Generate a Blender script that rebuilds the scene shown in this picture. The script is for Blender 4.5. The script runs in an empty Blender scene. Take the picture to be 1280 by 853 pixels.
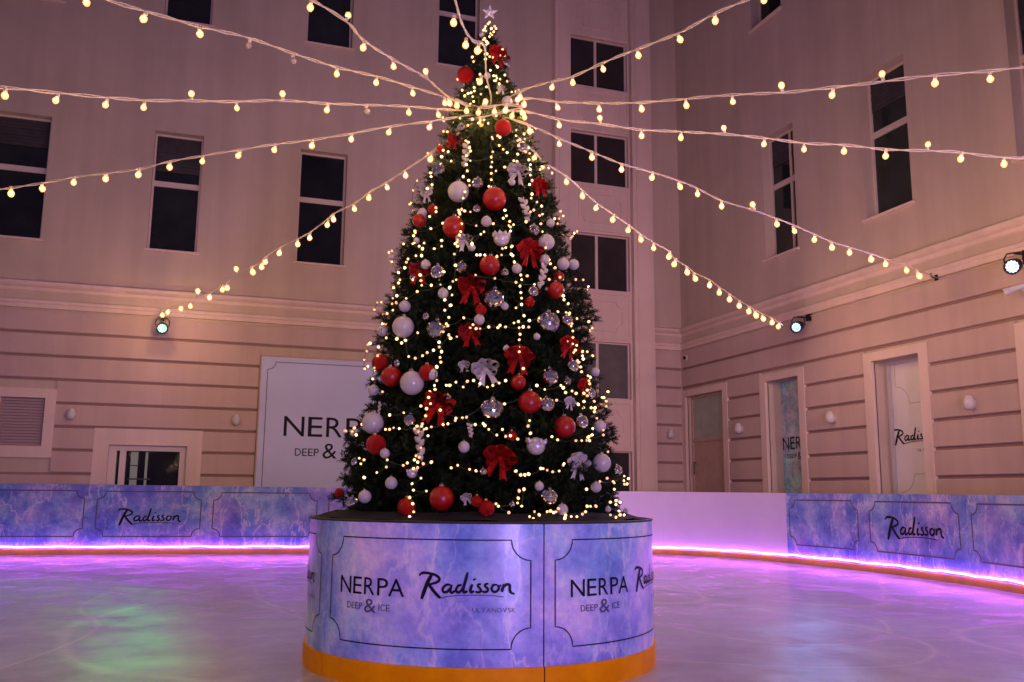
import bpy, bmesh, math, random
from mathutils import Vector, Matrix, noise
R = math.radians
sc = bpy.context.scene
col = sc.collection

# ------------------------------------------------------------ camera
CR = [[0.944201, -0.32927, 0.008142], [-0.061988, -0.153367, 0.986223], [0.323485, 0.931697, 0.16522]]
cam_d = bpy.data.cameras.new('camera')
cam_d.lens = 32.03
cam_d.sensor_width = 36
cam_d.clip_end = 300
cam = bpy.data.objects.new('camera', cam_d)
col.objects.link(cam)
r_, u_, f_ = [Vector(v) for v in CR]
cam.matrix_world = Matrix(((r_.x, u_.x, -f_.x, 0), (r_.y, u_.y, -f_.y, 0), (r_.z, u_.z, -f_.z, 1.2), (0, 0, 0, 1)))
sc.camera = cam

# ------------------------------------------------------------ world, exposure
world = bpy.data.worlds.new('World')
sc.world = world
world.use_nodes = True
bg = world.node_tree.nodes['Background']
bg.inputs[0].default_value = (0.62, 0.42, 0.95, 1)      # violet dusk over the courtyard
bg.inputs[1].default_value = 0.125
sc.view_settings.view_transform = 'Standard'
sc.view_settings.look = 'None'
sc.view_settings.exposure = 0
sc.view_settings.gamma = 1
sc.cycles.max_bounces = 6
sc.cycles.sample_clamp_indirect = 4
sc.cycles.sample_clamp_direct = 10

# ------------------------------------------------------------ the courtyard's spotlights and added fill
def spot(name, loc, target, color, watts, angle, blend=0.6, size=0.09):
    l = bpy.data.lights.new(name, 'SPOT')
    l.color = color; l.energy = watts; l.spot_size = R(angle); l.spot_blend = blend
    l.shadow_soft_size = size
    o = bpy.data.objects.new(name, l)
    col.objects.link(o)
    o.location = loc
    o.rotation_euler = (Vector(target) - Vector(loc)).to_track_quat('-Z', 'Y').to_euler()
    return o
PAR = [((-0.757, 20.10, 4.575), (-0.6, 9.0, 0.0)), ((11.35, 15.133, 4.569), (3.0, 10.0, 1.2)), ((11.35, 9.976, 4.603), (2.0, 5.2, 1.0))]
def ahead(i, k=0.19):
    p, t = Vector(PAR[i][0]), Vector(PAR[i][1])
    return p + (t - p).normalized() * k
spot('green_beam', ahead(0), (-3.9, 8.0, 0), (0.04, 1.0, 0.30), 1300, 48, 1.0)
spot('blue_beam', ahead(1), PAR[1][1], (0.20, 0.36, 1.0), 900, 58)
spot('violet_beam', ahead(2), PAR[2][1], (0.42, 0.32, 1.0), 900, 60)
# added fill spots behind the camera, standing in for unseen lighting
spot('added_fill_a', (2.2, -5.0, 0.8), (4.0, 12.0, 1.0), (0.54, 0.36, 1.0), 2300, 80, 0.9, 0.6)
spot('added_fill_b', (8.0, -3.0, 5.0), (6.5, 18.0, 3.4), (1.0, 0.60, 0.66), 2600, 62, 1.0, 0.3)

# ------------------------------------------------------------ materials
MATS = {}
def nt(name):
    m = bpy.data.materials.new(name)
    m.use_nodes = True
    n = m.node_tree
    b = n.nodes['Principled BSDF']
    MATS[name] = m
    return m, n, b
def noise_ramp(n, scale, stops, detail=6, rough=0.6, dist=0.0, coord='Object', vec=None):
    if vec is None:
        tc = n.nodes.new('ShaderNodeTexCoord'); vec = tc.outputs[coord]
    t = n.nodes.new('ShaderNodeTexNoise')
    t.inputs['Scale'].default_value = scale; t.inputs['Detail'].default_value = detail
    t.inputs['Roughness'].default_value = rough; t.inputs['Distortion'].default_value = dist
    n.links.new(vec, t.inputs['Vector'])
    r = n.nodes.new('ShaderNodeValToRGB')
    e = r.color_ramp.elements
    e[0].position, e[0].color = stops[0][0], (*stops[0][1], 1)
    e[1].position, e[1].color = stops[-1][0], (*stops[-1][1], 1)
    for p, c in stops[1:-1]:
        x = e.new(p); x.color = (*c, 1)
    n.links.new(t.outputs['Fac'], r.inputs['Fac'])
    return t, r
def bump(n, b, src, strength, dist=0.01):
    k = n.nodes.new('ShaderNodeBump')
    k.inputs['Strength'].default_value = strength; k.inputs['Distance'].default_value = dist
    n.links.new(src, k.inputs['Height']); n.links.new(k.outputs[0], b.inputs['Normal'])
    return k
def plain(name, c, rough=0.5, metal=0.0, var=0.0, scale=4.0, bmp=0.0):
    m, n, b = nt(name)
    b.inputs['Base Color'].default_value = (*c, 1)
    b.inputs['Roughness'].default_value = rough
    b.inputs['Metallic'].default_value = metal
    if var:
        lo = tuple(max(0, x * (1 - var)) for x in c); hi = tuple(min(1, x * (1 + var)) for x in c)
        t, r = noise_ramp(n, scale, [(0.3, lo), (0.7, hi)])
        n.links.new(r.outputs[0], b.inputs['Base Color'])
        if bmp: bump(n, b, t.outputs['Fac'], bmp)
    return m
def emit(name, c, s, base=(0.8, 0.8, 0.8)):
    m, n, b = nt(name)
    b.inputs['Base Color'].default_value = (*base, 1)
    b.inputs['Emission Color'].default_value = (*c, 1)
    b.inputs['Emission Strength'].default_value = s
    return m
def stucco(name, c):
    m, n, b = nt(name)
    b.inputs['Roughness'].default_value = 0.85
    t, r = noise_ramp(n, 0.55, [(0.25, tuple(x * 0.88 for x in c)), (0.55, c), (0.8, tuple(min(1, x * 1.07) for x in c))], detail=8, rough=0.65)
    # faint weather streaks running down
    tc = n.nodes.new('ShaderNodeTexCoord'); mp = n.nodes.new('ShaderNodeMapping')
    mp.inputs['Scale'].default_value = (2.2, 2.2, 0.12)
    n.links.new(tc.outputs['Object'], mp.inputs['Vector'])
    t2, r2 = noise_ramp(n, 1.0, [(0.35, (0.90, 0.89, 0.885)), (0.6, (1, 1, 1))], detail=5, vec=mp.outputs[0])
    mx = n.nodes.new('ShaderNodeMix'); mx.data_type = 'RGBA'; mx.blend_type = 'MULTIPLY'
    mx.inputs[0].default_value = 1
    n.links.new(r.outputs[0], mx.inputs[6]); n.links.new(r2.outputs[0], mx.inputs[7])
    n.links.new(mx.outputs[2], b.inputs['Base Color'])
    t3, _ = noise_ramp(n, 60, [(0, (0, 0, 0)), (1, (1, 1, 1))], detail=3)
    bump(n, b, t3.outputs['Fac'], 0.25, 0.01)
    return m
WALL = (0.64, 0.51, 0.44)
stucco('wall_stucco', WALL)
stucco('trim_stucco', (0.84, 0.66, 0.60))
stucco('siding_paint', (0.64, 0.475, 0.44))
plain('vent_paint', (0.42, 0.30, 0.32), 0.6)
plain('window_glass', (0.015, 0.016, 0.017), 0.05, var=0.75, scale=0.7)
plain('wing_glass', (0.018, 0.030, 0.028), 0.05, var=0.6, scale=0.6)
plain('blind_glass', (0.022, 0.020, 0.028), 0.3, var=0.3, scale=2)
plain('pale_glass', (0.13, 0.125, 0.125), 0.25, var=0.2, scale=2.5)
plain('tower_glass', (0.035, 0.030, 0.034), 0.2, var=0.25, scale=1.5)
plain('blind_cloth', (0.050, 0.045, 0.055), 0.8, var=0.3, scale=3)
plain('window_frame', (0.74, 0.60, 0.58), 0.5)
plain('grey_green_glass', (0.40, 0.43, 0.36), 0.25, var=0.12, scale=3)
plain('door_wood', (0.52, 0.36, 0.30), 0.5, var=0.1, scale=5)
plain('white_plastic', (0.66, 0.62, 0.64), 0.35)
plain('black_metal', (0.012, 0.012, 0.014), 0.35, 0.4)
plain('dark_rubber', (0.02, 0.018, 0.02), 0.7)
plain('blank_board', (0.80, 0.70, 0.98), 0.35, var=0.04, scale=1.2)
plain('orange_kick', (1.0, 0.32, 0.0), 0.55, var=0.22, scale=4)
MATS['orange_kick'].node_tree.nodes['Principled BSDF'].inputs['Specular IOR Level'].default_value = 0.1
plain('groove_shade', (0.34, 0.21, 0.19), 0.9)  # brown that paints shade into the siding grooves
plain('barrier_kick', (0.26, 0.17, 0.005), 0.8, var=0.2, scale=4)
plain('ink', (0.010, 0.006, 0.020), 0.6)
MATS['ink'].node_tree.nodes['Principled BSDF'].inputs['Specular IOR Level'].default_value = 0.2
plain('thin_ink', (0.10, 0.075, 0.17), 0.45)
plain('cable_white', (0.62, 0.53, 0.44), 0.35)
plain('socket_plastic', (0.75, 0.62, 0.52), 0.3)
plain('clear_bulb', (0.45, 0.38, 0.36), 0.1)
plain('green_wire', (0.03, 0.05, 0.02), 0.5)
plain('bark', (0.05, 0.03, 0.02), 0.9, var=0.3, scale=20)
plain('black_cloth', (0.003, 0.003, 0.004), 1.0, var=0.4, scale=9, bmp=0.4)
plain('banner_vinyl', (0.58, 0.63, 0.94), 0.55, var=0.035, scale=1.1)
plain('film_white', (0.84, 0.80, 0.88), 0.4, var=0.06, scale=1.6)
plain('film_line', (0.50, 0.44, 0.54), 0.4)
plain('reflection_paint', (0.35, 0.50, 0.42), 0.5)  # pale green standing for light seen in the door glass
plain('paving', (0.16, 0.14, 0.13), 0.8, var=0.2, scale=3)
plain('pearl', (0.47, 0.43, 0.42), 0.22, var=0.04, scale=9)
plain('red_gloss', (0.32, 0.002, 0.003), 0.36)
plain('silver', (0.86, 0.84, 0.88), 0.10, 1.0)
plain('silver_paint', (0.62, 0.58, 0.60), 0.35, 0.35)
plain('mirror', (0.85, 0.84, 0.88), 0.08, 1.0)
plain('star_white', (0.85, 0.80, 0.80), 0.4)
plain('led_housing', (0.02, 0.02, 0.05), 0.3)
plain('gold', (0.75, 0.55, 0.25), 0.3, 0.9)
emit('bulb_core', (1.0, 0.57, 0.25), 1750)
m, n, b = nt('bulb_glass')           # amber tinted frosted envelope, half clear; its emission imitates a halo around the core
b.inputs['Emission Color'].default_value = (1.0, 0.50, 0.10, 1); b.inputs['Emission Strength'].default_value = 1.15
b.inputs['Base Color'].default_value = (0.5, 0.35, 0.15, 1)
b.inputs['Alpha'].default_value = 0.55
emit('fairy_light', (1.0, 0.55, 0.14), 2.0)
emit('fairy_light_bright', (1.0, 0.60, 0.20), 4.2)
emit('fairy_light_dim', (1.0, 0.45, 0.09), 1.1)
emit('led_violet', (0.66, 0.14, 1.0), 44)
emit('lens_green', (0.36, 1.0, 0.62), 1.6)
emit('lens_blue', (0.36, 0.72, 1.0), 1.6)
emit('lens_violet', (0.66, 0.76, 1.0), 2.0)
m, n, b = nt('red_glitter')
b.inputs['Roughness'].default_value = 0.28; b.inputs['Metallic'].default_value = 0.45
b.inputs['Base Color'].default_value = (0.45, 0.004, 0.004, 1)
tc = n.nodes.new('ShaderNodeTexCoord'); v = n.nodes.new('ShaderNodeTexVoronoi'); v.inputs['Scale'].default_value = 110
n.links.new(tc.outputs['Object'], v.inputs['Vector']); bump(n, b, v.outputs['Color'], 0.6, 0.006)
m, n, b = nt('silver_glitter')
b.inputs['Roughness'].default_value = 0.3; b.inputs['Metallic'].default_value = 0.5
b.inputs['Base Color'].default_value = (0.80, 0.74, 0.70, 1)
tc = n.nodes.new('ShaderNodeTexCoord'); v = n.nodes.new('ShaderNodeTexVoronoi'); v.inputs['Scale'].default_value = 90
n.links.new(tc.outputs['Object'], v.inputs['Vector']); bump(n, b, v.outputs['Color'], 0.6, 0.006)

def marble(name, dark, mid, light, rough):
    """printed ice pattern: blotches of blue and lilac, fine speckle and thin pale cracks"""
    m, n, b = nt(name)
    b.inputs['Roughness'].default_value = rough
    tc = n.nodes.new('ShaderNodeTexCoord'); O_ = tc.outputs['Object']
    def mixc(fac, a, b_, mode='MIX'):
        x = n.nodes.new('ShaderNodeMix'); x.data_type = 'RGBA'; x.blend_type = mode
        if isinstance(fac, float): x.inputs[0].default_value = fac
        else: n.links.new(fac, x.inputs[0])
        for q, w in ((6, a), (7, b_)):
            if isinstance(w, tuple): x.inputs[q].default_value = (*w, 1)
            else: n.links.new(w, x.inputs[q])
        return x.outputs[2]
    t, r = noise_ramp(n, 2.1, [(0.36, dark), (0.50, mid), (0.66, light)], detail=12, rough=0.68, dist=0.15, vec=O_)
    t2, r2 = noise_ramp(n, 1.2, [(0.42, (0.78, 1.10, 1.0)), (0.58, (1.12, 0.92, 1.0))], detail=5, vec=O_)
    c = mixc(1.0, r.outputs[0], r2.outputs[0], 'MULTIPLY')
    t3, r3 = noise_ramp(n, 26, [(0.35, (0.86, 0.86, 0.88)), (0.65, (1.1, 1.1, 1.08))], detail=8, rough=0.75, vec=O_)
    c = mixc(1.0, c, r3.outputs[0], 'MULTIPLY')
    for sc_, rot, wd, amt in ((1.1, 0.7, 0.010, 0.55), (2.3, -0.5, 0.012, 0.35)):
        mp = n.nodes.new('ShaderNodeMapping'); mp.inputs['Rotation'].default_value = (0.5, rot, 0.3); mp.inputs['Scale'].default_value = (1.0, 1.0, 0.45)
        n.links.new(O_, mp.inputs['Vector'])
        tv, rv = noise_ramp(n, sc_, [(0.5 - wd, (0, 0, 0)), (0.5, (amt, amt, amt)), (0.5 + wd, (0, 0, 0))], detail=7, rough=0.55, vec=mp.outputs[0])
        c = mixc(rv.outputs[0], c, (0.88, 0.82, 0.95))
    n.links.new(c, b.inputs['Base Color'])
    return m
marble('planter_print', (0.20, 0.25, 0.74), (0.40, 0.44, 0.92), (0.82, 0.78, 0.99), 0.30)
marble('barrier_print', (0.11, 0.15, 0.62), (0.25, 0.29, 0.75), (0.60, 0.58, 0.86), 0.35)
marble('door_print', (0.09, 0.20, 0.36), (0.30, 0.46, 0.60), (0.72, 0.82, 0.90), 0.3)

m, n, b = nt('ice')
tc = n.nodes.new('ShaderNodeTexCoord'); O_ = tc.outputs['Object']
t, r = noise_ramp(n, 1.1, [(0.3, (0.28, 0.31, 0.37)), (0.7, (0.47, 0.52, 0.62))], detail=14, rough=0.7, vec=O_)
c_ = r.outputs[0]
for sc_, wd, amt, rot in ((0.22, 0.0009, 0.26, 0.3), (0.30, 0.0011, 0.24, 1.1), (0.26, 0.0009, 0.22, 1.9), (0.35, 0.0012, 0.2, 2.6), (0.18, 0.0007, 0.2, 0.8)):     # skate cuts
    mp = n.nodes.new('ShaderNodeMapping'); mp.inputs['Rotation'].default_value = (0, 0, rot); mp.inputs['Scale'].default_value = (1, 0.45, 1); mp.inputs['Location'].default_value = (rot * 7, 3, 1)
    n.links.new(O_, mp.inputs['Vector'])
    tv, rv = noise_ramp(n, sc_, [(0.5 - wd, (0, 0, 0)), (0.5, (amt,) * 3), (0.5 + wd, (0, 0, 0))], detail=0.5, rough=0.3, vec=mp.outputs[0])
    x = n.nodes.new('ShaderNodeMix'); x.data_type = 'RGBA'; n.links.new(rv.outputs[0], x.inputs[0]); n.links.new(c_, x.inputs[6]); x.inputs[7].default_value = (0.86, 0.86, 0.9, 1)
    c_ = x.outputs[2]
n.links.new(c_, b.inputs['Base Color'])
t2, r2 = noise_ramp(n, 1.3, [(0.35, (0.10, 0.10, 0.10)), (0.65, (0.27, 0.27, 0.27))], detail=9, rough=0.7, vec=O_)
n.links.new(r2.outputs[0], b.inputs['Roughness'])
t3, r3 = noise_ramp(n, 7.0, [(0, (0, 0, 0)), (1, (1, 1, 1))], detail=9, rough=0.7, dist=0.6, vec=O_)
bump(n, b, t3.outputs['Fac'], 0.20, 0.02)
b.inputs['IOR'].default_value = 1.45

m, n, b = nt('needles')
b.inputs['Specular IOR Level'].default_value = 0.15
b.inputs['Roughness'].default_value = 0.8
t, r = noise_ramp(n, 2.6, [(0.3, (0.007, 0.014, 0.006)), (0.55, (0.016, 0.028, 0.010)), (0.75, (0.038, 0.054, 0.016))], detail=5)
n.links.new(r.outputs[0], b.inputs['Base Color'])

# ------------------------------------------------------------ mesh helpers
class MB:
    def __init__(s): s.v = []; s.f = []
    def add(s, vs, fs):
        k = len(s.v); s.v += [tuple(v) for v in vs]; s.f += [tuple(i + k for i in f) for f in fs]; return s
    def box(s, x0, x1, y0, y1, z0, z1, T=None):
        vs = [(x, y, z) for x in (x0, x1) for y in (y0, y1) for z in (z0, z1)]
        if T: vs = [T(*v) for v in vs]
        return s.add(vs, [(0, 1, 3, 2), (4, 6, 7, 5), (0, 4, 5, 1), (2, 3, 7, 6), (0, 2, 6, 4), (1, 5, 7, 3)])
    def tube(s, pts, r, k=6, caps=True):
        pts = [Vector(p) for p in pts]; n = len(pts)
        rs = r if isinstance(r, (list, tuple)) else [r] * n
        up = Vector((0, 0, 1)); base = len(s.v); prev = None
        for i, p in enumerate(pts):
            t = (pts[min(i + 1, n - 1)] - pts[max(i - 1, 0)])
            t = t.normalized() if t.length > 1e-9 else Vector((0, 0, 1))
            if prev is None:
                a = t.cross(up if abs(t.z) < 0.95 else Vector((1, 0, 0))).normalized()
            else:
                a = (prev - t * prev.dot(t)).normalized()
            prev = a; c = t.cross(a)
            for j in range(k):
                w = 2 * math.pi * j / k
                s.v.append(tuple(p + (a * math.cos(w) + c * math.sin(w)) * rs[i]))
        for i in range(n - 1):
            for j in range(k):
                q = base + i * k; s.f.append((q + j, q + (j + 1) % k, q + k + (j + 1) % k, q + k + j))
        if caps:
            s.f.append(tuple(base + j for j in reversed(range(k)))); s.f.append(tuple(base + (n - 1) * k + j for j in range(k)))
        return s
    def lathe(s, prof, k=16, M=None):
        """prof: (r, z) from bottom to top, ends at r=0 are welded"""
        base = len(s.v); rings = []
        for r, z in prof:
            if r < 1e-6:
                s.v.append((0, 0, z)); rings.append([len(s.v) - 1] * k)
            else:
                rings.append([len(s.v) + j for j in range(k)])
                for j in range(k):
                    w = 2 * math.pi * j / k; s.v.append((r * math.cos(w), r * math.sin(w), z))
        for a, b_ in zip(rings[:-1], rings[1:]):
            for j in range(k):
                q = [a[j], a[(j + 1) % k], b_[(j + 1) % k], b_[j]]
                q = [x for i, x in enumerate(q) if x not in q[:i]]
                if len(q) > 2: s.f.append(tuple(q))
        if M is not None:
            for i in range(base, len(s.v)): s.v[i] = tuple(M @ Vector(s.v[i]))
        return s
    def build(s, name, mat, parent=None, smooth=False, mesh_name=None):
        me = bpy.data.meshes.new(mesh_name or name)
        me.from_pydata(s.v, [], s.f)
        me.materials.append(MATS[mat]); me.update()
        if smooth:
            for p in me.polygons: p.use_smooth = True
        return link(name, me, parent)
def link(name, me, parent=None):
    o = bpy.data.objects.new(name, me); col.objects.link(o)
    if parent: o.parent = parent
    return o
def empty(name, loc=(0, 0, 0)):
    o = bpy.data.objects.new(name, None); col.objects.link(o)
    o.location = loc; o.empty_display_size = 0.1
    return o
def tag(o, label, cat, group=None):
    o['label'] = label; o['category'] = cat
    if group: o['group'] = group
    return o
def struct(o):
    o['kind'] = 'structure'; return o
def fix_normals(o):
    bm = bmesh.new(); bm.from_mesh(o.data); bmesh.ops.recalc_face_normals(bm, faces=bm.faces); bm.to_mesh(o.data); bm.free(); return o

# ---- flat marks: everything is drawn in (u, z) and mapped onto its surface
def ribbon(mb, pts, w, T, closed=False, step=0.04, taper=None):
    P = []
    n = len(pts)
    rng = n if closed else n - 1
    for i in range(rng):
        a, b_ = pts[i], pts[(i + 1) % n]
        d = math.hypot(b_[0] - a[0], b_[1] - a[1]); k = max(1, int(d / step))
        for j in range(k): P.append((a[0] + (b_[0] - a[0]) * j / k, a[1] + (b_[1] - a[1]) * j / k))
    if not closed: P.append(pts[-1])
    m_ = len(P); L = []; Rr = []
    for i, p in enumerate(P):
        if closed: a, b_ = P[i - 1], P[(i + 1) % m_]
        else: a, b_ = P[max(0, i - 1)], P[min(m_ - 1, i + 1)]
        dx, dz = b_[0] - a[0], b_[1] - a[1]; l = math.hypot(dx, dz) or 1
        ww = (w if taper is None else taper(i / max(1, m_ - 1))) / 2
        L.append((p[0] - dz / l * ww, p[1] + dx / l * ww)); Rr.append((p[0] + dz / l * ww, p[1] - dx / l * ww))
    vs = [T(*q) for q in L + Rr]
    fs = [(i, i + m_, (i + 1) % m_ + m_, (i + 1) % m_) for i in range(m_ if closed else m_ - 1)]
    mb.add(vs, fs)
def notch_frame(u0, u1, z0, z1, c, concave=True, n=6):
    """outline of a plaque with notched corners"""
    P = []
    for cx_, cz, a0 in ((u0, z0, 0), (u0, z1, -90), (u1, z1, 180), (u1, z0, 90)):
        for i in range(n + 1):
            a = R(a0 + 90 * i / n)
            P.append((cx_ + c * math.cos(a), cz + c * math.sin(a)))
    return P
_txt = {}
def text_uv(s):
    if s not in _txt:
        cu = bpy.data.curves.new('t', 'FONT'); cu.body = s; cu.resolution_u = 3
        o = bpy.data.objects.new('t', cu)
        me = bpy.data.meshes.new_from_object(o)
        vs = [(v.co.x, v.co.y) for v in me.vertices]; fs = [tuple(p.vertices) for p in me.polygons]
        bpy.data.objects.remove(o); bpy.data.curves.remove(cu); bpy.data.meshes.remove(me)
        x0 = min(v[0] for v in vs); x1 = max(v[0] for v in vs); y0 = min(v[1] for v in vs); y1 = max(v[1] for v in vs)
        _txt[s] = ([((a - x0) / (x1 - x0), (b_ - y0) / (y1 - y0)) for a, b_ in vs], fs)
    return _txt[s]
def put_text(mb, s, u0, u1, z0, z1, T, slant=0.0):
    vs, fs = text_uv(s)
    # letter by letter spacing is part of the word's own box
    mb.add([T(u0 + (u1 - u0) * a + slant * b_ * (z1 - z0), z0 + (z1 - z0) * b_) for a, b_ in vs], fs)
def spaced(mb, word, u0, u1, z0, z1, T, widths=None, gap=0.16):
    """letters set wide apart, each filling its own slot"""
    W = widths or {'N': 0.86, 'E': 0.62, 'R': 0.70, 'P': 0.66, 'A': 0.92, 'D': 0.8, 'I': 0.14, 'C': 0.78, '&': 0.95, 'O': 0.9, 'U': 0.8, 'L': 0.6, 'Y': 0.8, 'V': 0.85, 'S': 0.62, 'K': 0.75, ' ': 0.3}
    tot = sum(W[c] for c in word) + gap * (len(word) - 1 - 0.9 * ('PA' in word)); x = u0; k = (u1 - u0) / tot
    for q_, c in enumerate(word):
        if c != ' ': put_text(mb, c, x, x + W[c] * k, z0, z1, T)
        x += (W[c] + (gap if not word[q_:q_ + 2] == 'PA' else gap * 0.1)) * k
SCRIPT = [  # brush script word: (points, width)
    ([(0.0, 1.82), (0.25, 2.08), (0.75, 2.08), (1.3, 1.92), (1.62, 1.62), (1.55, 1.3), (1.15, 1.08), (0.78, 0.98)], .20),
    ([(1.02, 1.95), (0.72, 1.2), (0.46, 0.35), (0.24, -0.5)], .30),
    ([(0.80, 1.0), (1.1, 0.5), (1.45, 0.0), (1.75, -0.32)], .24),
    ([(2.52, 0.98), (2.2, 0.98), (1.92, 0.62), (1.98, 0.28), (2.28, 0.32), (2.55, 0.75), (2.62, 0.98)], .19),
    ([(2.62, 1.0), (2.5, 0.45), (2.62, 0.22), (2.9, 0.42)], .20),
    ([(3.38, 1.0), (3.1, 0.9), (2.95, 0.5), (3.1, 0.25), (3.35, 0.45), (3.55, 0.95)], .19),
    ([(3.82, 2.25), (3.66, 1.4), (3.5, 0.6), (3.58, 0.28), (3.84, 0.4)], .22),
    ([(4.2, 1.08), (4.06, 0.6), (4.1, 0.3), (4.34, 0.42)], .21),
    ([(4.30, 1.62), (4.38, 1.48)], .22),
    ([(4.86, 1.1), (4.66, 1.05), (4.64, 0.85), (4.82, 0.62), (4.80, 0.36), (4.56, 0.3), (4.44, 0.4)], .18),
    ([(5.42, 1.15), (5.2, 1.08), (5.18, 0.88), (5.36, 0.66), (5.34, 0.4), (5.1, 0.32), (4.92, 0.42)], .18),
    ([(6.05, 1.05), (5.78, 0.98), (5.66, 0.62), (5.84, 0.34), (6.12, 0.46), (6.22, 0.8), (6.05, 1.05)], .18),
    ([(6.24, 0.9), (6.4, 1.0)], .12),
    ([(6.62, 1.1), (6.52, 0.7), (6.44, 0.32)], .21),
    ([(6.54, 0.72), (6.8, 1.05), (7.04, 1.0), (7.06, 0.6), (7.14, 0.28), (7.42, 0.12)], .20),
]
def catmull(pts, k=7):
    P = [pts[0]] + list(pts) + [pts[-1]]; out = []
    for i in range(1, len(P) - 2):
        a, b_, c, d = P[i - 1], P[i], P[i + 1], P[i + 2]
        for j in range(k):
            t = j / k
            out.append(tuple(0.5 * (2 * b_[q] + (c[q] - a[q]) * t + (2 * a[q] - 5 * b_[q] + 4 * c[q] - d[q]) * t * t + (3 * b_[q] - a[q] - 3 * c[q] + d[q]) * t ** 3) for q in (0, 1)))
    out.append(tuple(pts[-1])); return out
def script(mb, u0, u1, zbase, T, underline=True, layer=0.0):
    k = (u1 - u0) / 7.42
    for i, (pts, w) in enumerate(SCRIPT):
        q = [(u0 + x * k, zbase + y * k * 0.76) for x, y in catmull(pts)]
        ww = w * k * 1.04
        off = lambda u, z, i=i: T(u, z, 0.0004 * i)
        ribbon(mb, q, ww, off, step=0.6 * ww, taper=lambda t, ww=ww: ww * (0.55 + 0.45 * min(1, 5 * t + .2) * min(1, (1 - t) * 3 + .25)))
    if underline:
        q = [(u0 + x * k, zbase + y * k) for x, y in catmull([(1.6, -0.28), (2.6, -0.08), (4.0, 0.0), (5.6, -0.02), (6.6, -0.12)])]
        ribbon(mb, q, 0.07 * k, lambda u, z: T(u, z, 0.008), step=0.05)

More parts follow.
